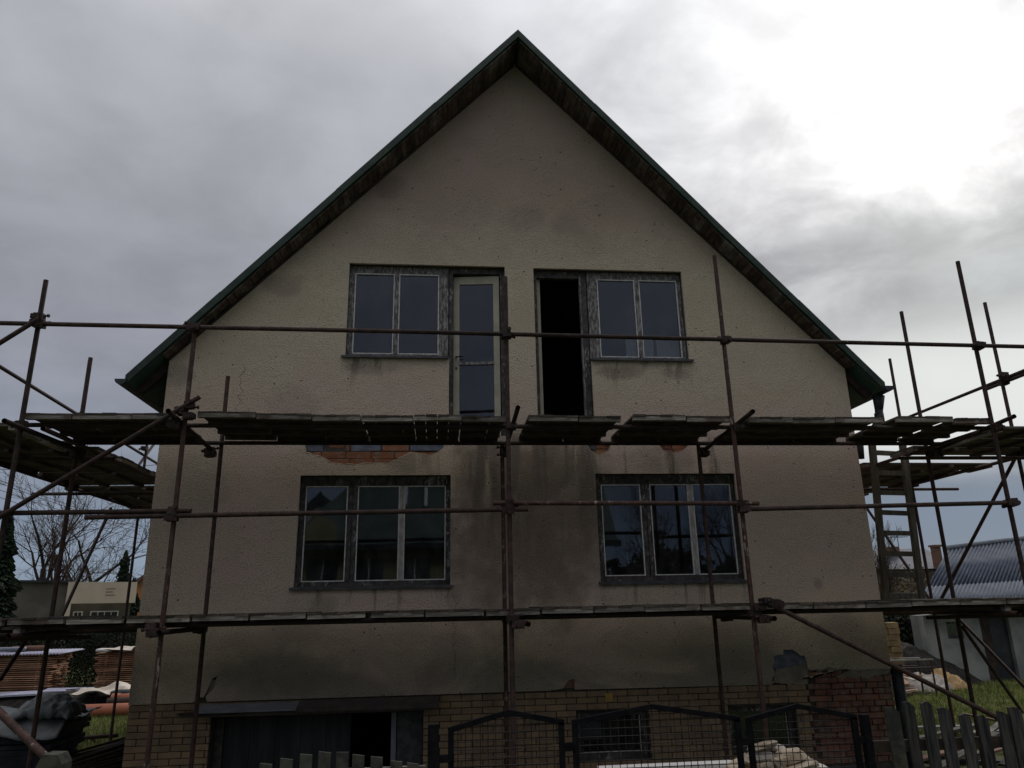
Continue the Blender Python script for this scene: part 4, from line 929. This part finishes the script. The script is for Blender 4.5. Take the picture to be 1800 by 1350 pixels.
def corrugated_sheet(L, Wd, pitch, amp, mat, name='corrugated_sheet', axis='y'):
    mb = MB(); n = int(L / pitch * 6)
    for i in range(n + 1):
        x = -L / 2 + i * L / n; z = amp * math.sin(2 * math.pi * x / pitch)
        mb.v += [(x, -Wd / 2, z), (x, Wd / 2, z)]
    for i in range(n): a = i * 2; mb.f.append((a, a + 2, a + 3, a + 1))
    o = mb.build(name, M[mat], None, True); s_ = o.modifiers.new('thickness', 'SOLIDIFY'); s_.thickness = .006; return o
zt_ = G + .1 + 22 * .052
o = tag(corrugated_sheet(4.5, 1.15, .09, .018, 'sheet_lilac'), 'lilac-grey corrugated sheet covering the longer lumber stack', 'corrugated sheet'); o.location = (pL.x - 2.2, 12.95, zt_ + .03); o.rotation_euler = (R(3), 0, R(-6))
for k, (dx_, dy_, l, r__, mt, lb) in enumerate(((-2.0, .2, 1.8, .07, 'tarp_pale', 'pale tube weighing down the corrugated sheet at left'), (.2, -.1, 1.5, .06, 'lintel_metal', 'pale pipe lying on the corrugated sheet'), (1.0, 0, .9, .07, 'far_brick', 'brown roll lying on the corrugated sheet'))):
    a = tag(MB().tube((-l / 2, 0, 0), (l / 2, .1, 0), r__, 12).build('roll', M[mt], None, True), lb, 'roll'); a.location = (pL.x - 2.2 + dx_, 12.9 + dy_, zt_ + .05 + r__); a.rotation_euler = (0, 0, R(-6))
for k, (dx_, sx, mt, lb) in enumerate(((-.4, .33, 'lumber', 'tan sack on the corrugated sheet beside the pipe'), (-1.9, .4, 'tarp_pale', 'cream cloth bundle on the corrugated sheet'))):
    tag(SOFT('sack', rock_mesh(sx, .2, .06, 90 + k, mt), None, (pL.x - 1.9 + dx_, 12.6, zt_ + .10)), lb, 'sack')
zr = G + .1 + 21 * .052
c2 = cloth(44, 16, lambda u, v: ((u - .5) * 3.0, (v - .5) * 1.1, .03 + wob(u * 5, v * 3, 1.3) + .10 * math.sin(u * 6) * (u > .3)), 'cover_sheet', 'tarp_pale', None); c2.location = (pR.x + 1.7, 13.9, zr + .04); tag(c2, 'rumpled pale cover over the shorter lumber stack', 'cover sheet')
tag(SOFT('sack', rock_mesh(.25, .2, .06, 77, 'far_white'), None, (pR.x + .3, 13.5, zr + .05)), 'white bag on the left end of the shorter lumber stack', 'bag')

# right yard: soil mound, sand, frame, bricks
def mound(name, label, cat, loc, rx, ry, h, mat, seed, n=22):
    mb = MB(); r_ = random.Random(seed)
    for j in range(n + 1):
        for i in range(n + 1):
            x = -1 + 2 * i / n; y = -1 + 2 * j / n; q = max(0, 1 - x * x - y * y); mb.v.append((x * rx, y * ry, h * q ** .8 * (1 + .15 * math.sin(x * 6 + seed)) + r_.uniform(-.035, .05) * (q > .02) - .01))
    for j in range(n):
        for i in range(n): a = j * (n + 1) + i; mb.f.append((a, a + 1, a + n + 2, a + n + 1))
    o = tag(mb.build(name, M[mat]), label, cat); o.location = loc; return o
mound('soil_mound', 'dark heap of dug soil between the house and the shed', 'mound', (11.2, 10.6, G), 2.3, 1.3, .95, 'soil', 1)
mound('sand_heap', 'small heap of yellow sand at the foot of the soil mound', 'heap', (11.75, 9.35, G), .55, .5, .42, 'sand', 3, 14)
mound('gravel_heap', 'small heap of pale rubble left of the sand', 'heap', (11.15, 9.15, G), .65, .45, .38, 'stone_pale', 4, 16)
fm = tag(empty('steel_frame', (10.0, 8.1, G)), 'rusty steel trestle frame standing on the grass before the mound', 'frame')
for x in (-.55, .5):
    for y in (-.25, .25): MB().tube((x, y, 0), (x, y, .82), .022, 8).build('leg', M['tube_rust'], fm)
for z in (.82, .64): MB().box(-.75, .55, -.27, -.23, z - .015, z + .015).box(-.75, .55, .23, .27, z - .015, z + .015).build('cross_bar', M['batten_wood'] if z > .7 else M['tube_rust'], fm)
MB().box(-.7, .5, -.26, -.23, .08, .11).build('cross_bar', M['batten_wood'], fm)
of_ = tag(empty('offcut_heap', (10.0, 8.3, G)), 'small heap of pale offcut boards under the steel frame', 'boards')
for k in range(9):
    o = MB().box(-.45, .45, -.05, .05, -.018, .018, .004).build('board', M['stone_pale'] if k % 2 else M['lumber'], of_); o.location = (-.35 + .09 * k, -.2 + .07 * k, .04 + .045 * k); o.rotation_euler = (random.uniform(-.2, .2), R(-14 + 6 * (k % 5)), R(17 * k - 40))
ys_ = at(1567, 1115, 9.5)
ybk = tag(empty('block_stack', (ys_.x, 9.5, G)), 'stack of yellow hollow blocks beside the house corner', 'block stack')
bkm = MB().box(-.15, .15, -.12, .12, 0, .145, .004).mesh('block', M['block_beige']); 
mottled('block_yellow', (.15, .105, .055), (.23, .16, .08), 5, .9, .3, 30, vary=.2)
bkm = MB().box(-.15, .15, -.12, .12, 0, .14, .004).mesh('block', M['block_yellow'])
for k in range(11):
    for i in range(2): inst('block', bkm, ybk, (-.16 + i * .01 - i * .31 + .16 + random.uniform(-.015, .015), random.uniform(-.02, .02), k * .148))

# ------------------------------------------------------------------ shed at the right
YS = 10.3
sx0 = at(1642, 1200, YS).x; ze = 2.60
shed = tag(empty('shed', (sx0 + 3, YS, G)), 'whitewashed shed with a blue-grey corrugated roof and dark doorway', 'shed')
so = Vector((-sx0 - 3, -YS, -G))
DX0 = at(1760, 1200, YS).x; DX1 = at(1795, 1200, YS).x; PX0 = at(1742, 1200, YS).x
def sb(name, mat, *b): o = MB().box(*b).build(name, M[mat], shed); o.location = so; return o
WX0, WX1, WZ0, WZ1 = at(1666, 1115, YS).x, at(1694, 1115, YS).x, 1.98, 2.42
o = MB().poly([[(sx0, G), (PX0, G), (PX0, ze), (sx0, ze)], [(WX0, WZ0), (WX1, WZ0), (WX1, WZ1), (WX0, WZ1)]], YS, YS + .25).build('front_wall', M['whitewash'], shed); o.location = so
sb('front_wall', 'whitewash', DX1, sx0 + 7, YS, YS + .25, G, ze); sb('front_wall', 'dark_timber', PX0 + .001, DX0, YS + .02, YS + .24, G, ze - .01); sb('door', 'far_dark', DX0, DX1, YS + .12, YS + .16, G, ze - .02)
sb('window_frame', 'frame_dark', WX0, WX1, YS + .1, YS + .14, WZ0, WZ1)
o = MB().box(WX0 + .05, WX1 - .05, YS + .085, YS + .095, WZ0 + .05, WZ1 - .05).build('pane', M['glass'], shed); o.location = so
# the roof sits askew on the plot: its verge runs back and to the right
A0 = at(1604, 1077, YS - .35); D0 = at(1667, 964, YS + 2.6); rake = D0 - A0
C0 = D0 + Vector((7.5, 0, 0)); 
d_ = CF * FPX + CR * (1800 - 900) - CU * (947 - 675); nrm = rake.cross(Vector((1, 0, 0))); t_ = (A0 - CAM).dot(nrm) / d_.dot(nrm); C1 = CAM + d_ * t_
rdir = (C1 - D0).normalized()
mb = MB(); Lx = 7.6; pitch = .125; n = int(Lx / pitch * 6); up_n = -nrm.normalized() if nrm.z < 0 else nrm.normalized()
bk2 = MB()
for i in range(n + 1):
    x = i * Lx / n; w_ = .022 * math.sin(2 * math.pi * x / pitch); p = A0 + Vector((x, 0, 0))
    # length of this rib up to the ridge line
    det = rake.x * (-rdir.y) + rdir.x * rake.y; q = D0 - p; tt = (q.x * (-rdir.y) + rdir.x * q.y) / det
    e_ = p + rake * tt; mb.v += [tuple(p + up_n * w_), tuple(p.lerp(e_, .36) + up_n * (w_ + .006)), tuple(p.lerp(e_, .36) + up_n * (w_ - .004)), tuple(e_ + up_n * w_)]
    bk2.v += [tuple(e_ + up_n * w_), (e_.x + .9 * rake.x, e_.y + .9 * rake.y, A0.z)]
for i in range(n):
    a = 4 * i; mb.f += [(a, a + 4, a + 5, a + 1), (a + 2, a + 6, a + 7, a + 3)]; a = 2 * i; bk2.f.append((a, a + 2, a + 3, a + 1))
for m_ in (mb, bk2):
    o = m_.build('corrugated_roof', M['corrugated'], shed, True); o.location = so; s_ = o.modifiers.new('thickness', 'SOLIDIFY'); s_.thickness = .008
R1_ = D0 - rdir * .1; R2_ = D0 + rdir * 8.3
o = MB().tube(R1_ + Vector((0, 0, .02)), R2_ + Vector((0, 0, .02)), .075, 10).build('ridge_cap', M['lintel_metal'], shed, True); o.location = so
vr = Vector((rake.x, rake.y, 0)).normalized(); wl_ = MB(); cA = Vector((sx0 + .02, YS + .252, 0)); top_z = lambda p: A0.z + (p.y - A0.y) / rake.y * rake.z - .06
E1 = cA + vr * 3.2; E2 = cA + vr * 6.2
wl_.v = [(cA.x, cA.y, G), (E1.x, E1.y, G), (E1.x, E1.y, ze), (cA.x, cA.y, ze), (E2.x, E2.y, G), (E2.x, E2.y, ze)]; wl_.f = [(0, 1, 2, 3), (1, 4, 5, 2)]
o = wl_.build('side_wall', M['whitewash'], shed); o.location = so; o.modifiers.new('thickness', 'SOLIDIFY').thickness = .2

# ------------------------------------------------------------------ far buildings
def house_box(name, label, cat, x0, x1, y0, y1, z1, mat):
    o = tag(empty(name, ((x0 + x1) / 2, y0, G)), label, cat); of = Vector((-(x0 + x1) / 2, -y0, -G))
    MB().box(x0, x1, y0, y1, G, z1).build('wall', M[mat], o).location = of
    return o, of
# flat roofed bungalow behind the trees at the left
c0 = at(120, 1022, 27.0); fx = c0.x
bg_ = tag(empty('bungalow', (fx, 27, G)), 'flat-roofed olive bungalow with a cream balcony parapet', 'building'); bg_.rotation_euler = (0, 0, R(30))
zt2 = c0.z - G; z_at = lambda v: at(150, v, 27.6).z - G
MB().box(-9, 0, .0, 9, 0, zt2 - .05).build('wall', M['far_render'], bg_)
MB().box(-9.2, .2, -.15, 9.2, zt2 - .049, zt2 + .05).build('roof', M['far_dark'], bg_)
MB().box(.001, 2.84, .8, 9, 0, zt2 - .12).build('recessed_wall', M['far_render'], bg_)
pz = zt2 - .98
MB().box(.0, 2.85, -.25, -.05, pz, zt2 - .03).box(2.65, 2.85, -.05, 1, pz, zt2 - .03).build('parapet', M['far_cream'], bg_)
for k in range(3): MB().box(1.55, 1.95 - .1 * (k % 2), -.262, -.252, zt2 - .35 - k * .14, zt2 - .33 - k * .14).build('vent_slot', M['far_dark'], bg_)
MB().box(.0, .22, -.25, .8, 0, pz).build('pillar', M['far_cream'], bg_)
for (a, b) in ((.45, .85), (1.15, 2.35)):
    wn_ = MB().box(a, b, .74, .80, zt2 - 2.3, zt2 - 1.32).build('window', M['far_white'], bg_); n_ = 2 if b - a < .6 else 4; e = (b - a - .08) / n_
    for i in range(n_): MB().box(a + .06 + i * e, a + .02 + (i + 1) * e, .73, .739, zt2 - 2.25, zt2 - 1.37).build('pane', M['far_dark'], wn_)
MB().box(-2.6, -2.1, 3, 3.5, zt2, zt2 + .75).build('chimney', M['far_cream'], bg_)
oc = at(240, 1045, 40); oh_ = tag(empty('orange_house', (oc.x, 40, G)), 'orange gabled house peeking past the left house corner', 'house')
MB().poly([[(-1.1, 0), (6, 0), (6, 6), (3, 6.2), (-.05, 4.0), (-1.1, 3.4)]], 0, 8).build('wall', M['far_orange'], oh_); 
MB().obox((1.2, 4, 5.0), (1.6, 0, 1.18), (0, 4.3, 0), (-.05, 0, .07)).build('roof', M['far_brick'], oh_)
for x in (-.6, .2): MB().box(x, x + .4, -.02, -.001, 2.3, 3.0).build('window', M['far_dark'], oh_)
# grey hipped roof house far right
hc = at(1628, 965, 34); hz0 = at(1628, 1000, 34).z; hx0 = at(1555, 1000, 34).x; hx1 = at(1680, 1000, 34).x; hzp = at(1632, 963, 34).z
hh_ = tag(empty('hipped_house', ((hx0 + hx1) / 2, 34, G)), 'distant house with a grey hipped roof and brick chimney', 'house'); ho = Vector((-(hx0 + hx1) / 2, -34, -G))
MB().box(hx0, hx1 - .3, 34, 42, G, hz0 - .02).build('wall', M['far_render'], hh_).location = ho
mb = MB(); xr = at(1632, 963, 37).x; A, B, C, D = (hx0 - .4, 33.6, hz0), (hx1, 33.6, hz0), (hx1, 42.4, hz0), (hx0 - .4, 42.4, hz0); hzp2 = at(1632, 963, 37.5).z; R1, R2 = (hx0 - .2, 37.5, hzp2 - .15), (xr, 37.5, hzp2)
mb.quad(A, B, R2, R1); mb.tri(B, C, R2); mb.quad(C, D, R1, R2); mb.tri(D, A, R1); mb.quad(D, C, B, A)
rf_ = mb.build('roof', M['far_roof'], hh_); rf_.location = ho
ch = at(1657, 960, 33.0); o = MB().box(ch.x - .2, ch.x + .2, 33.5, 33.9, hz0 - .6, ch.z).box(ch.x - .26, ch.x + .26, 33.42, 33.98, ch.z, ch.z + .12).build('chimney', M['far_brick'], hh_); o.location = ho
ch2 = at(1572, 965, 36); o = MB().box(ch2.x - .35, ch2.x + .35, 36, 36.4, hz0, ch2.z + .15).build('chimney', M['far_brick'], hh_); o.location = ho
an = at(1577, 944, 36.4); o = MB().tube((an.x, 36.4, ch2.z), (an.x, 36.4, an.z + .1), .025, 6).tube((an.x - .6, 36.4, an.z), (an.x + .7, 36.4, an.z), .015, 6); [o.tube((an.x - .5 + .2 * k, 36.0, an.z), (an.x - .5 + .2 * k, 36.8, an.z), .01, 5) for k in range(6)]; o = o.build('antenna', M['cable'], hh_); o.location = ho
ga = at(1556, 1040, 24.0); gb = at(1640, 1040, 24.0); zb_ = at(1600, 1033, 24).z
gw = tag(empty('garden_wall', (ga.x + 2, 24, G)), 'low beige block wall behind the ladder foot', 'wall')
nb = MB().box(-.49, .49, 0, .3, 0, .39, .005).mesh('block', M['block_beige'])
for r in range(int((zb_ - G) / .4) + 1):
    for i in range(6): inst('block', nb, gw, (-2.2 + i * 1.0 + .5 * (r % 2), 0, r * .4))

# ------------------------------------------------------------------ vegetation
def bare_tree(name, label, loc, height, seed, spread=.9, trunk_r=.16, depth=6, lean=(0, 0), droop=0.0, first=.25, nbr=(2, 3), cat='tree', len0=None, rmin=.0055):
    r_ = random.Random(seed); o = tag(empty(name, loc), label, cat); tk = MB(); tw = MB()
    def grow(p, d, L, r, lev):
        n = 3 if lev < 3 else 2; q = p
        for i in range(n):
            d = (d + Vector((r_.uniform(-1, 1), r_.uniform(-1, 1), r_.uniform(-.5, .6) - droop * lev * .2)) * (.10 + .05 * lev)).normalized()
            e = q + d * L / n; ra = r * (1 - .45 * i / n); rb = r * (1 - .45 * (i + 1) / n)
            (tk if lev < 2 else tw).tube(q, e, ra, 7 if lev < 2 else (5 if lev < 4 else 3), rb, caps=False)
            q = e
            if lev < depth and (lev > 0 or i >= first * n - 1):
                if i < n - 1 and lev > 0 and r_.random() < .42: continue
                for _ in range(r_.randint(*nbr) if i == n - 1 or lev > 0 else 2):
                    a = r_.uniform(0, 6.283); s_ = r_.uniform(.35, 1.0) * spread
                    sd = d.orthogonal().normalized(); sd = Matrix.Rotation(a, 3, d) @ sd
                    grow(q, (d + sd * s_ + Vector((0, 0, .12 - droop * .25))).normalized(), L * r_.uniform(.52, .78), max(rb * r_.uniform(.5, .72), rmin), lev + 1)
    grow(Vector((0, 0, 0)), Vector((lean[0], lean[1], 1)).normalized(), len0 or height * .42, trunk_r, 0)
    tk.build('trunk', M['bark'], o, True); tw.build('crown', M['twig'], o)
    return o
ta = at(76, 1050, 31); bare_tree('bare_tree', 'tall bare tree with a straight trunk behind the bungalow', (ta.x, 31, G), 10.5, 4, .95, .24, 5, (.05, 0), .05, .2, (2, 2), len0=4.5, rmin=.009)
tb = at(118, 1060, 33); bare_tree('bare_tree', 'spreading bare tree with low arching limbs right of the tall one', (tb.x, 33, G), 8.4, 12, 1.15, .24, 5, (.30, .05), .02, .2, (2, 2), len0=3.9, rmin=.010)
def conifer(name, label, loc, h, r, seed, n=1500):
    r_ = random.Random(seed); o = tag(empty(name, loc), label, 'tree'); MB().tube((0, 0, 0), (0, 0, h * .96), .09 * h / 5, 7, .01).build('trunk', M['bark'], o)
    mb = MB()
    for k in range(n):
        t = r_.random() ** .8; z = h * (.06 + .94 * t); rr = r * (1 - t) ** .85 * r_.uniform(.35, 1.15) * (.78 + .3 * math.sin(z * 7 + seed) * math.sin(z * 2.3)) + .06; a = r_.uniform(0, 6.283)
        tip = Vector((math.cos(a) * rr, math.sin(a) * rr, z - rr * .28 + r_.uniform(-.1, .1))); ba = Vector((math.cos(a) * rr * .25, math.sin(a) * rr * .25, z + .05))
        sd = Vector((-math.sin(a), math.cos(a), 0)) * (.05 + .13 * (1 - t)) * r_.uniform(.5, 1.2); up_ = Vector((0, 0, .05))
        md = ba.lerp(tip, .6); mb.tri(ba, md + sd, tip); mb.tri(ba, tip, md - sd); mb.tri(md + up_ * 2, md - up_ * 3, tip)
    mb.build('crown', M['needles'], o); return o
ca = at(212, 1050, 30); conifer('conifer', 'small dark conifer above the bungalow parapet', (ca.x, 30, G), at(207, 968, 30).z - G, 1.15, 3)
ca = at(232, 1050, 31); conifer('conifer', 'shorter conifer beside the orange house', (ca.x, 31, G), at(232, 1018, 31).z - G, 1.0, 6, 1000)
ca = at(-6, 1050, 20); conifer('conifer', 'dark evergreen at the left picture edge', (ca.x, 20, G), at(4, 900, 20).z - G, 1.25, 9, 3000)
def leafy(name, label, cat, x0, x1, y0, y1, z1, n, seed, mat='leaves_dark', size=.07, twig=True, taper=.25):
    r_ = random.Random(seed); o = tag(empty(name, ((x0 + x1) / 2, (y0 + y1) / 2, G)), label, cat); hx, hy, H = (x1 - x0) / 2, (y1 - y0) / 2, z1 - G
    mb = MB()
    for _ in range(n):
        x = r_.uniform(-1, 1); z = r_.random() ** .8; top = 1 + .10 * math.sin(x * 9 + seed) + .06 * math.sin(x * 23); y = r_.uniform(-1, 1) * (1 - taper * z)
        p = Vector((x * hx, y * hy, z * H * top)); a = Vector((r_.uniform(-1, 1), r_.uniform(-1, 1), r_.uniform(-1, 1))).normalized(); b = a.orthogonal().normalized(); b = Matrix.Rotation(r_.uniform(0, 6.28), 3, a) @ b; s_ = size * r_.uniform(.5, 1.3); c = a.cross(b)
        mb.quad(p - b * s_, p + c * s_ * .5, p + b * s_, p - c * s_ * .5)
    mb.build('foliage', M[mat], o)
    st = MB()
    for _ in range(int(26 * hx)): x = r_.uniform(-hx, hx); st.tube((x, r_.uniform(-.3, .3) * hy, 0), (x + r_.uniform(-.4, .4), r_.uniform(-.6, .6) * hy, H * r_.uniform(.6, 1.08)), .016, 4, .005)
    st.build('stem', M['bark'], o); return o
ha = at(-30, 1100, 17); hb_ = at(236, 1100, 17); leafy('hedge', 'dark overgrown hedge behind the lumber stacks', 'hedge', ha.x, hb_.x + 1.0, 16.6, 18.2, at(100, 1100, 17).z, 60000, 4, size=.034)
ha = at(1572, 1100, 14); hb_ = at(1648, 1100, 14); leafy('hedge', 'dark shrub in the gap left of the whitewashed shed', 'shrub', ha.x - .6, hb_.x, 13.4, 14.6, at(1600, 1078, 14).z, 9000, 7, size=.08)
ha = at(1570, 1040, 20); hb_ = at(1632, 1040, 20); leafy('shrub', 'dry brown shrub behind the ladder foot', 'shrub', ha.x, hb_.x, 19.4, 20.4, at(1600, 1012, 20).z, 2600, 9, 'leaves_dry', .055)
ba_ = at(1545, 1050, 18); bare_tree('bare_shrub', 'thin bare shrub against the right house corner', (ba_.x, 18, G), 4.6, 31, .35, .05, 5, (-.02, 0), -.25, .1, (2, 3), 'shrub', 1.9)
ba_ = at(1600, 1050, 22); bare_tree('bare_shrub', 'twiggy bare shrub seen between the ladder rungs', (ba_.x, 22, G), 3.6, 37, .7, .05, 5, (0, 0), -.05, .1, (2, 3), 'shrub', 1.3)

# overhead cables at the left
def cable_line(p, q, sag, label, r=.011):
    mb = MB(); n = 14; pts = [Vector(p).lerp(Vector(q), i / n) - Vector((0, 0, sag * 4 * (i / n) * (1 - i / n))) for i in range(n + 1)]
    tag(mb.pipe(pts, r, 5).build('overhead_cable', M['cable']), label, 'cable', 'overhead cables at the left')
for k, (v0, v1, lb) in enumerate(((846, 925, 'topmost overhead cable crossing behind the left scaffold'), (851, 930, 'second overhead cable from the top at the left'), (865, 935, 'third overhead cable from the top at the left'), (878, 948, 'lowest overhead cable behind the left scaffold'))):
    cable_line(at(-60, v0 - 25, 16 + .3 * k), at(250, v1, 40), .15, lb)
cable_line(at(-40, 824, 20), at(300, 815, 22), .12, 'lone level overhead cable under the left platform')

# ------------------------------------------------------------------ across the street (seen mirrored in the panes)
nh = tag(empty('neighbour_house', (-1.5, -22, G)), 'yellow house with dark green roof across the street, mirrored in panes', 'house')
MB().box(-5.8, 7.5, -9, 0, 0, 4.75).build('wall', M['neighbour_yellow'], nh)
mb = MB(); mb.v = [(-6.0, .5, 4.75), (8.0, .5, 4.75), (8.0, -4.2, 9.9), (-2.0, -4.2, 9.9), (-6.0, -9.5, 4.75), (8.0, -9.5, 4.75)]; mb.f = [(0, 1, 2, 3), (0, 3, 4), (4, 3, 2, 5), (1, 5, 2)]; mb.build('roof', M['neighbour_roof'], nh)
MB().poly([[(-5.9, 4.76), (-3.9, 4.76), (-3.9, 5.6), (-4.6, 5.9)]], .3, .7).build('gable', M['neighbour_yellow'], nh)
MB().box(-6.2, 8, .5, .9, 4.55, 4.75).build('balcony', M['far_dark'], nh)
for x in (-5.0, -3.1, -1.2, 1.4, 3.4): o = MB().box(x, x + 1.2, .001, .04, 1.6, 4.2).build('window', M['far_dark'], nh); MB().box(x + .57, x + .63, .041, .06, 1.6, 4.2).build('glazing_bar', M['far_white'], o)
for x in (-1.1, -.2): MB().obox((x, -1.75, 7.35), (.07, 0, 0), (0, -.75, .82), (0, .04, .04)).build('skylight_frame', M['far_white'], nh)
wh = tag(empty('white_house', (-7.9, -34, G)), 'white gabled house far across the street, mirrored in the left pane', 'house')
MB().poly([[(-2.6, 0), (2.6, 0), (2.6, 5.6), (0, 8.2), (-2.6, 5.6)]], -8, 0).build('wall', M['far_white'], wh)
MB().poly([[(-3.1, 5.1), (0, 8.2), (3.1, 5.1), (3.1, 5.7), (0, 8.8), (-3.1, 5.7)]], -8.4, .4).build('roof', M['far_dark'], wh)
bare_tree('bare_tree', 'bare street tree across the road, mirrored in the right window', (9.0, -26, G), 8.5, 51, .95, .2, 5, (0, 0), 0, .2, (2, 2))
bare_tree('bare_tree', 'second bare tree across the road, mirrored in the right window', (14.5, -30, G), 9.5, 52, .9, .2, 5, (0, 0), 0, .2, (2, 2))
conifer('conifer', 'evergreen across the road, mirrored in the right window', (15.5, -25, G), 8.5, 2.0, 61, 2200)
leafy('hedge', 'tall dark hedge across the road, mirrored in the right window', 'hedge', 5.5, 22, -30, -27, 5.4, 9000, 5, size=.22)
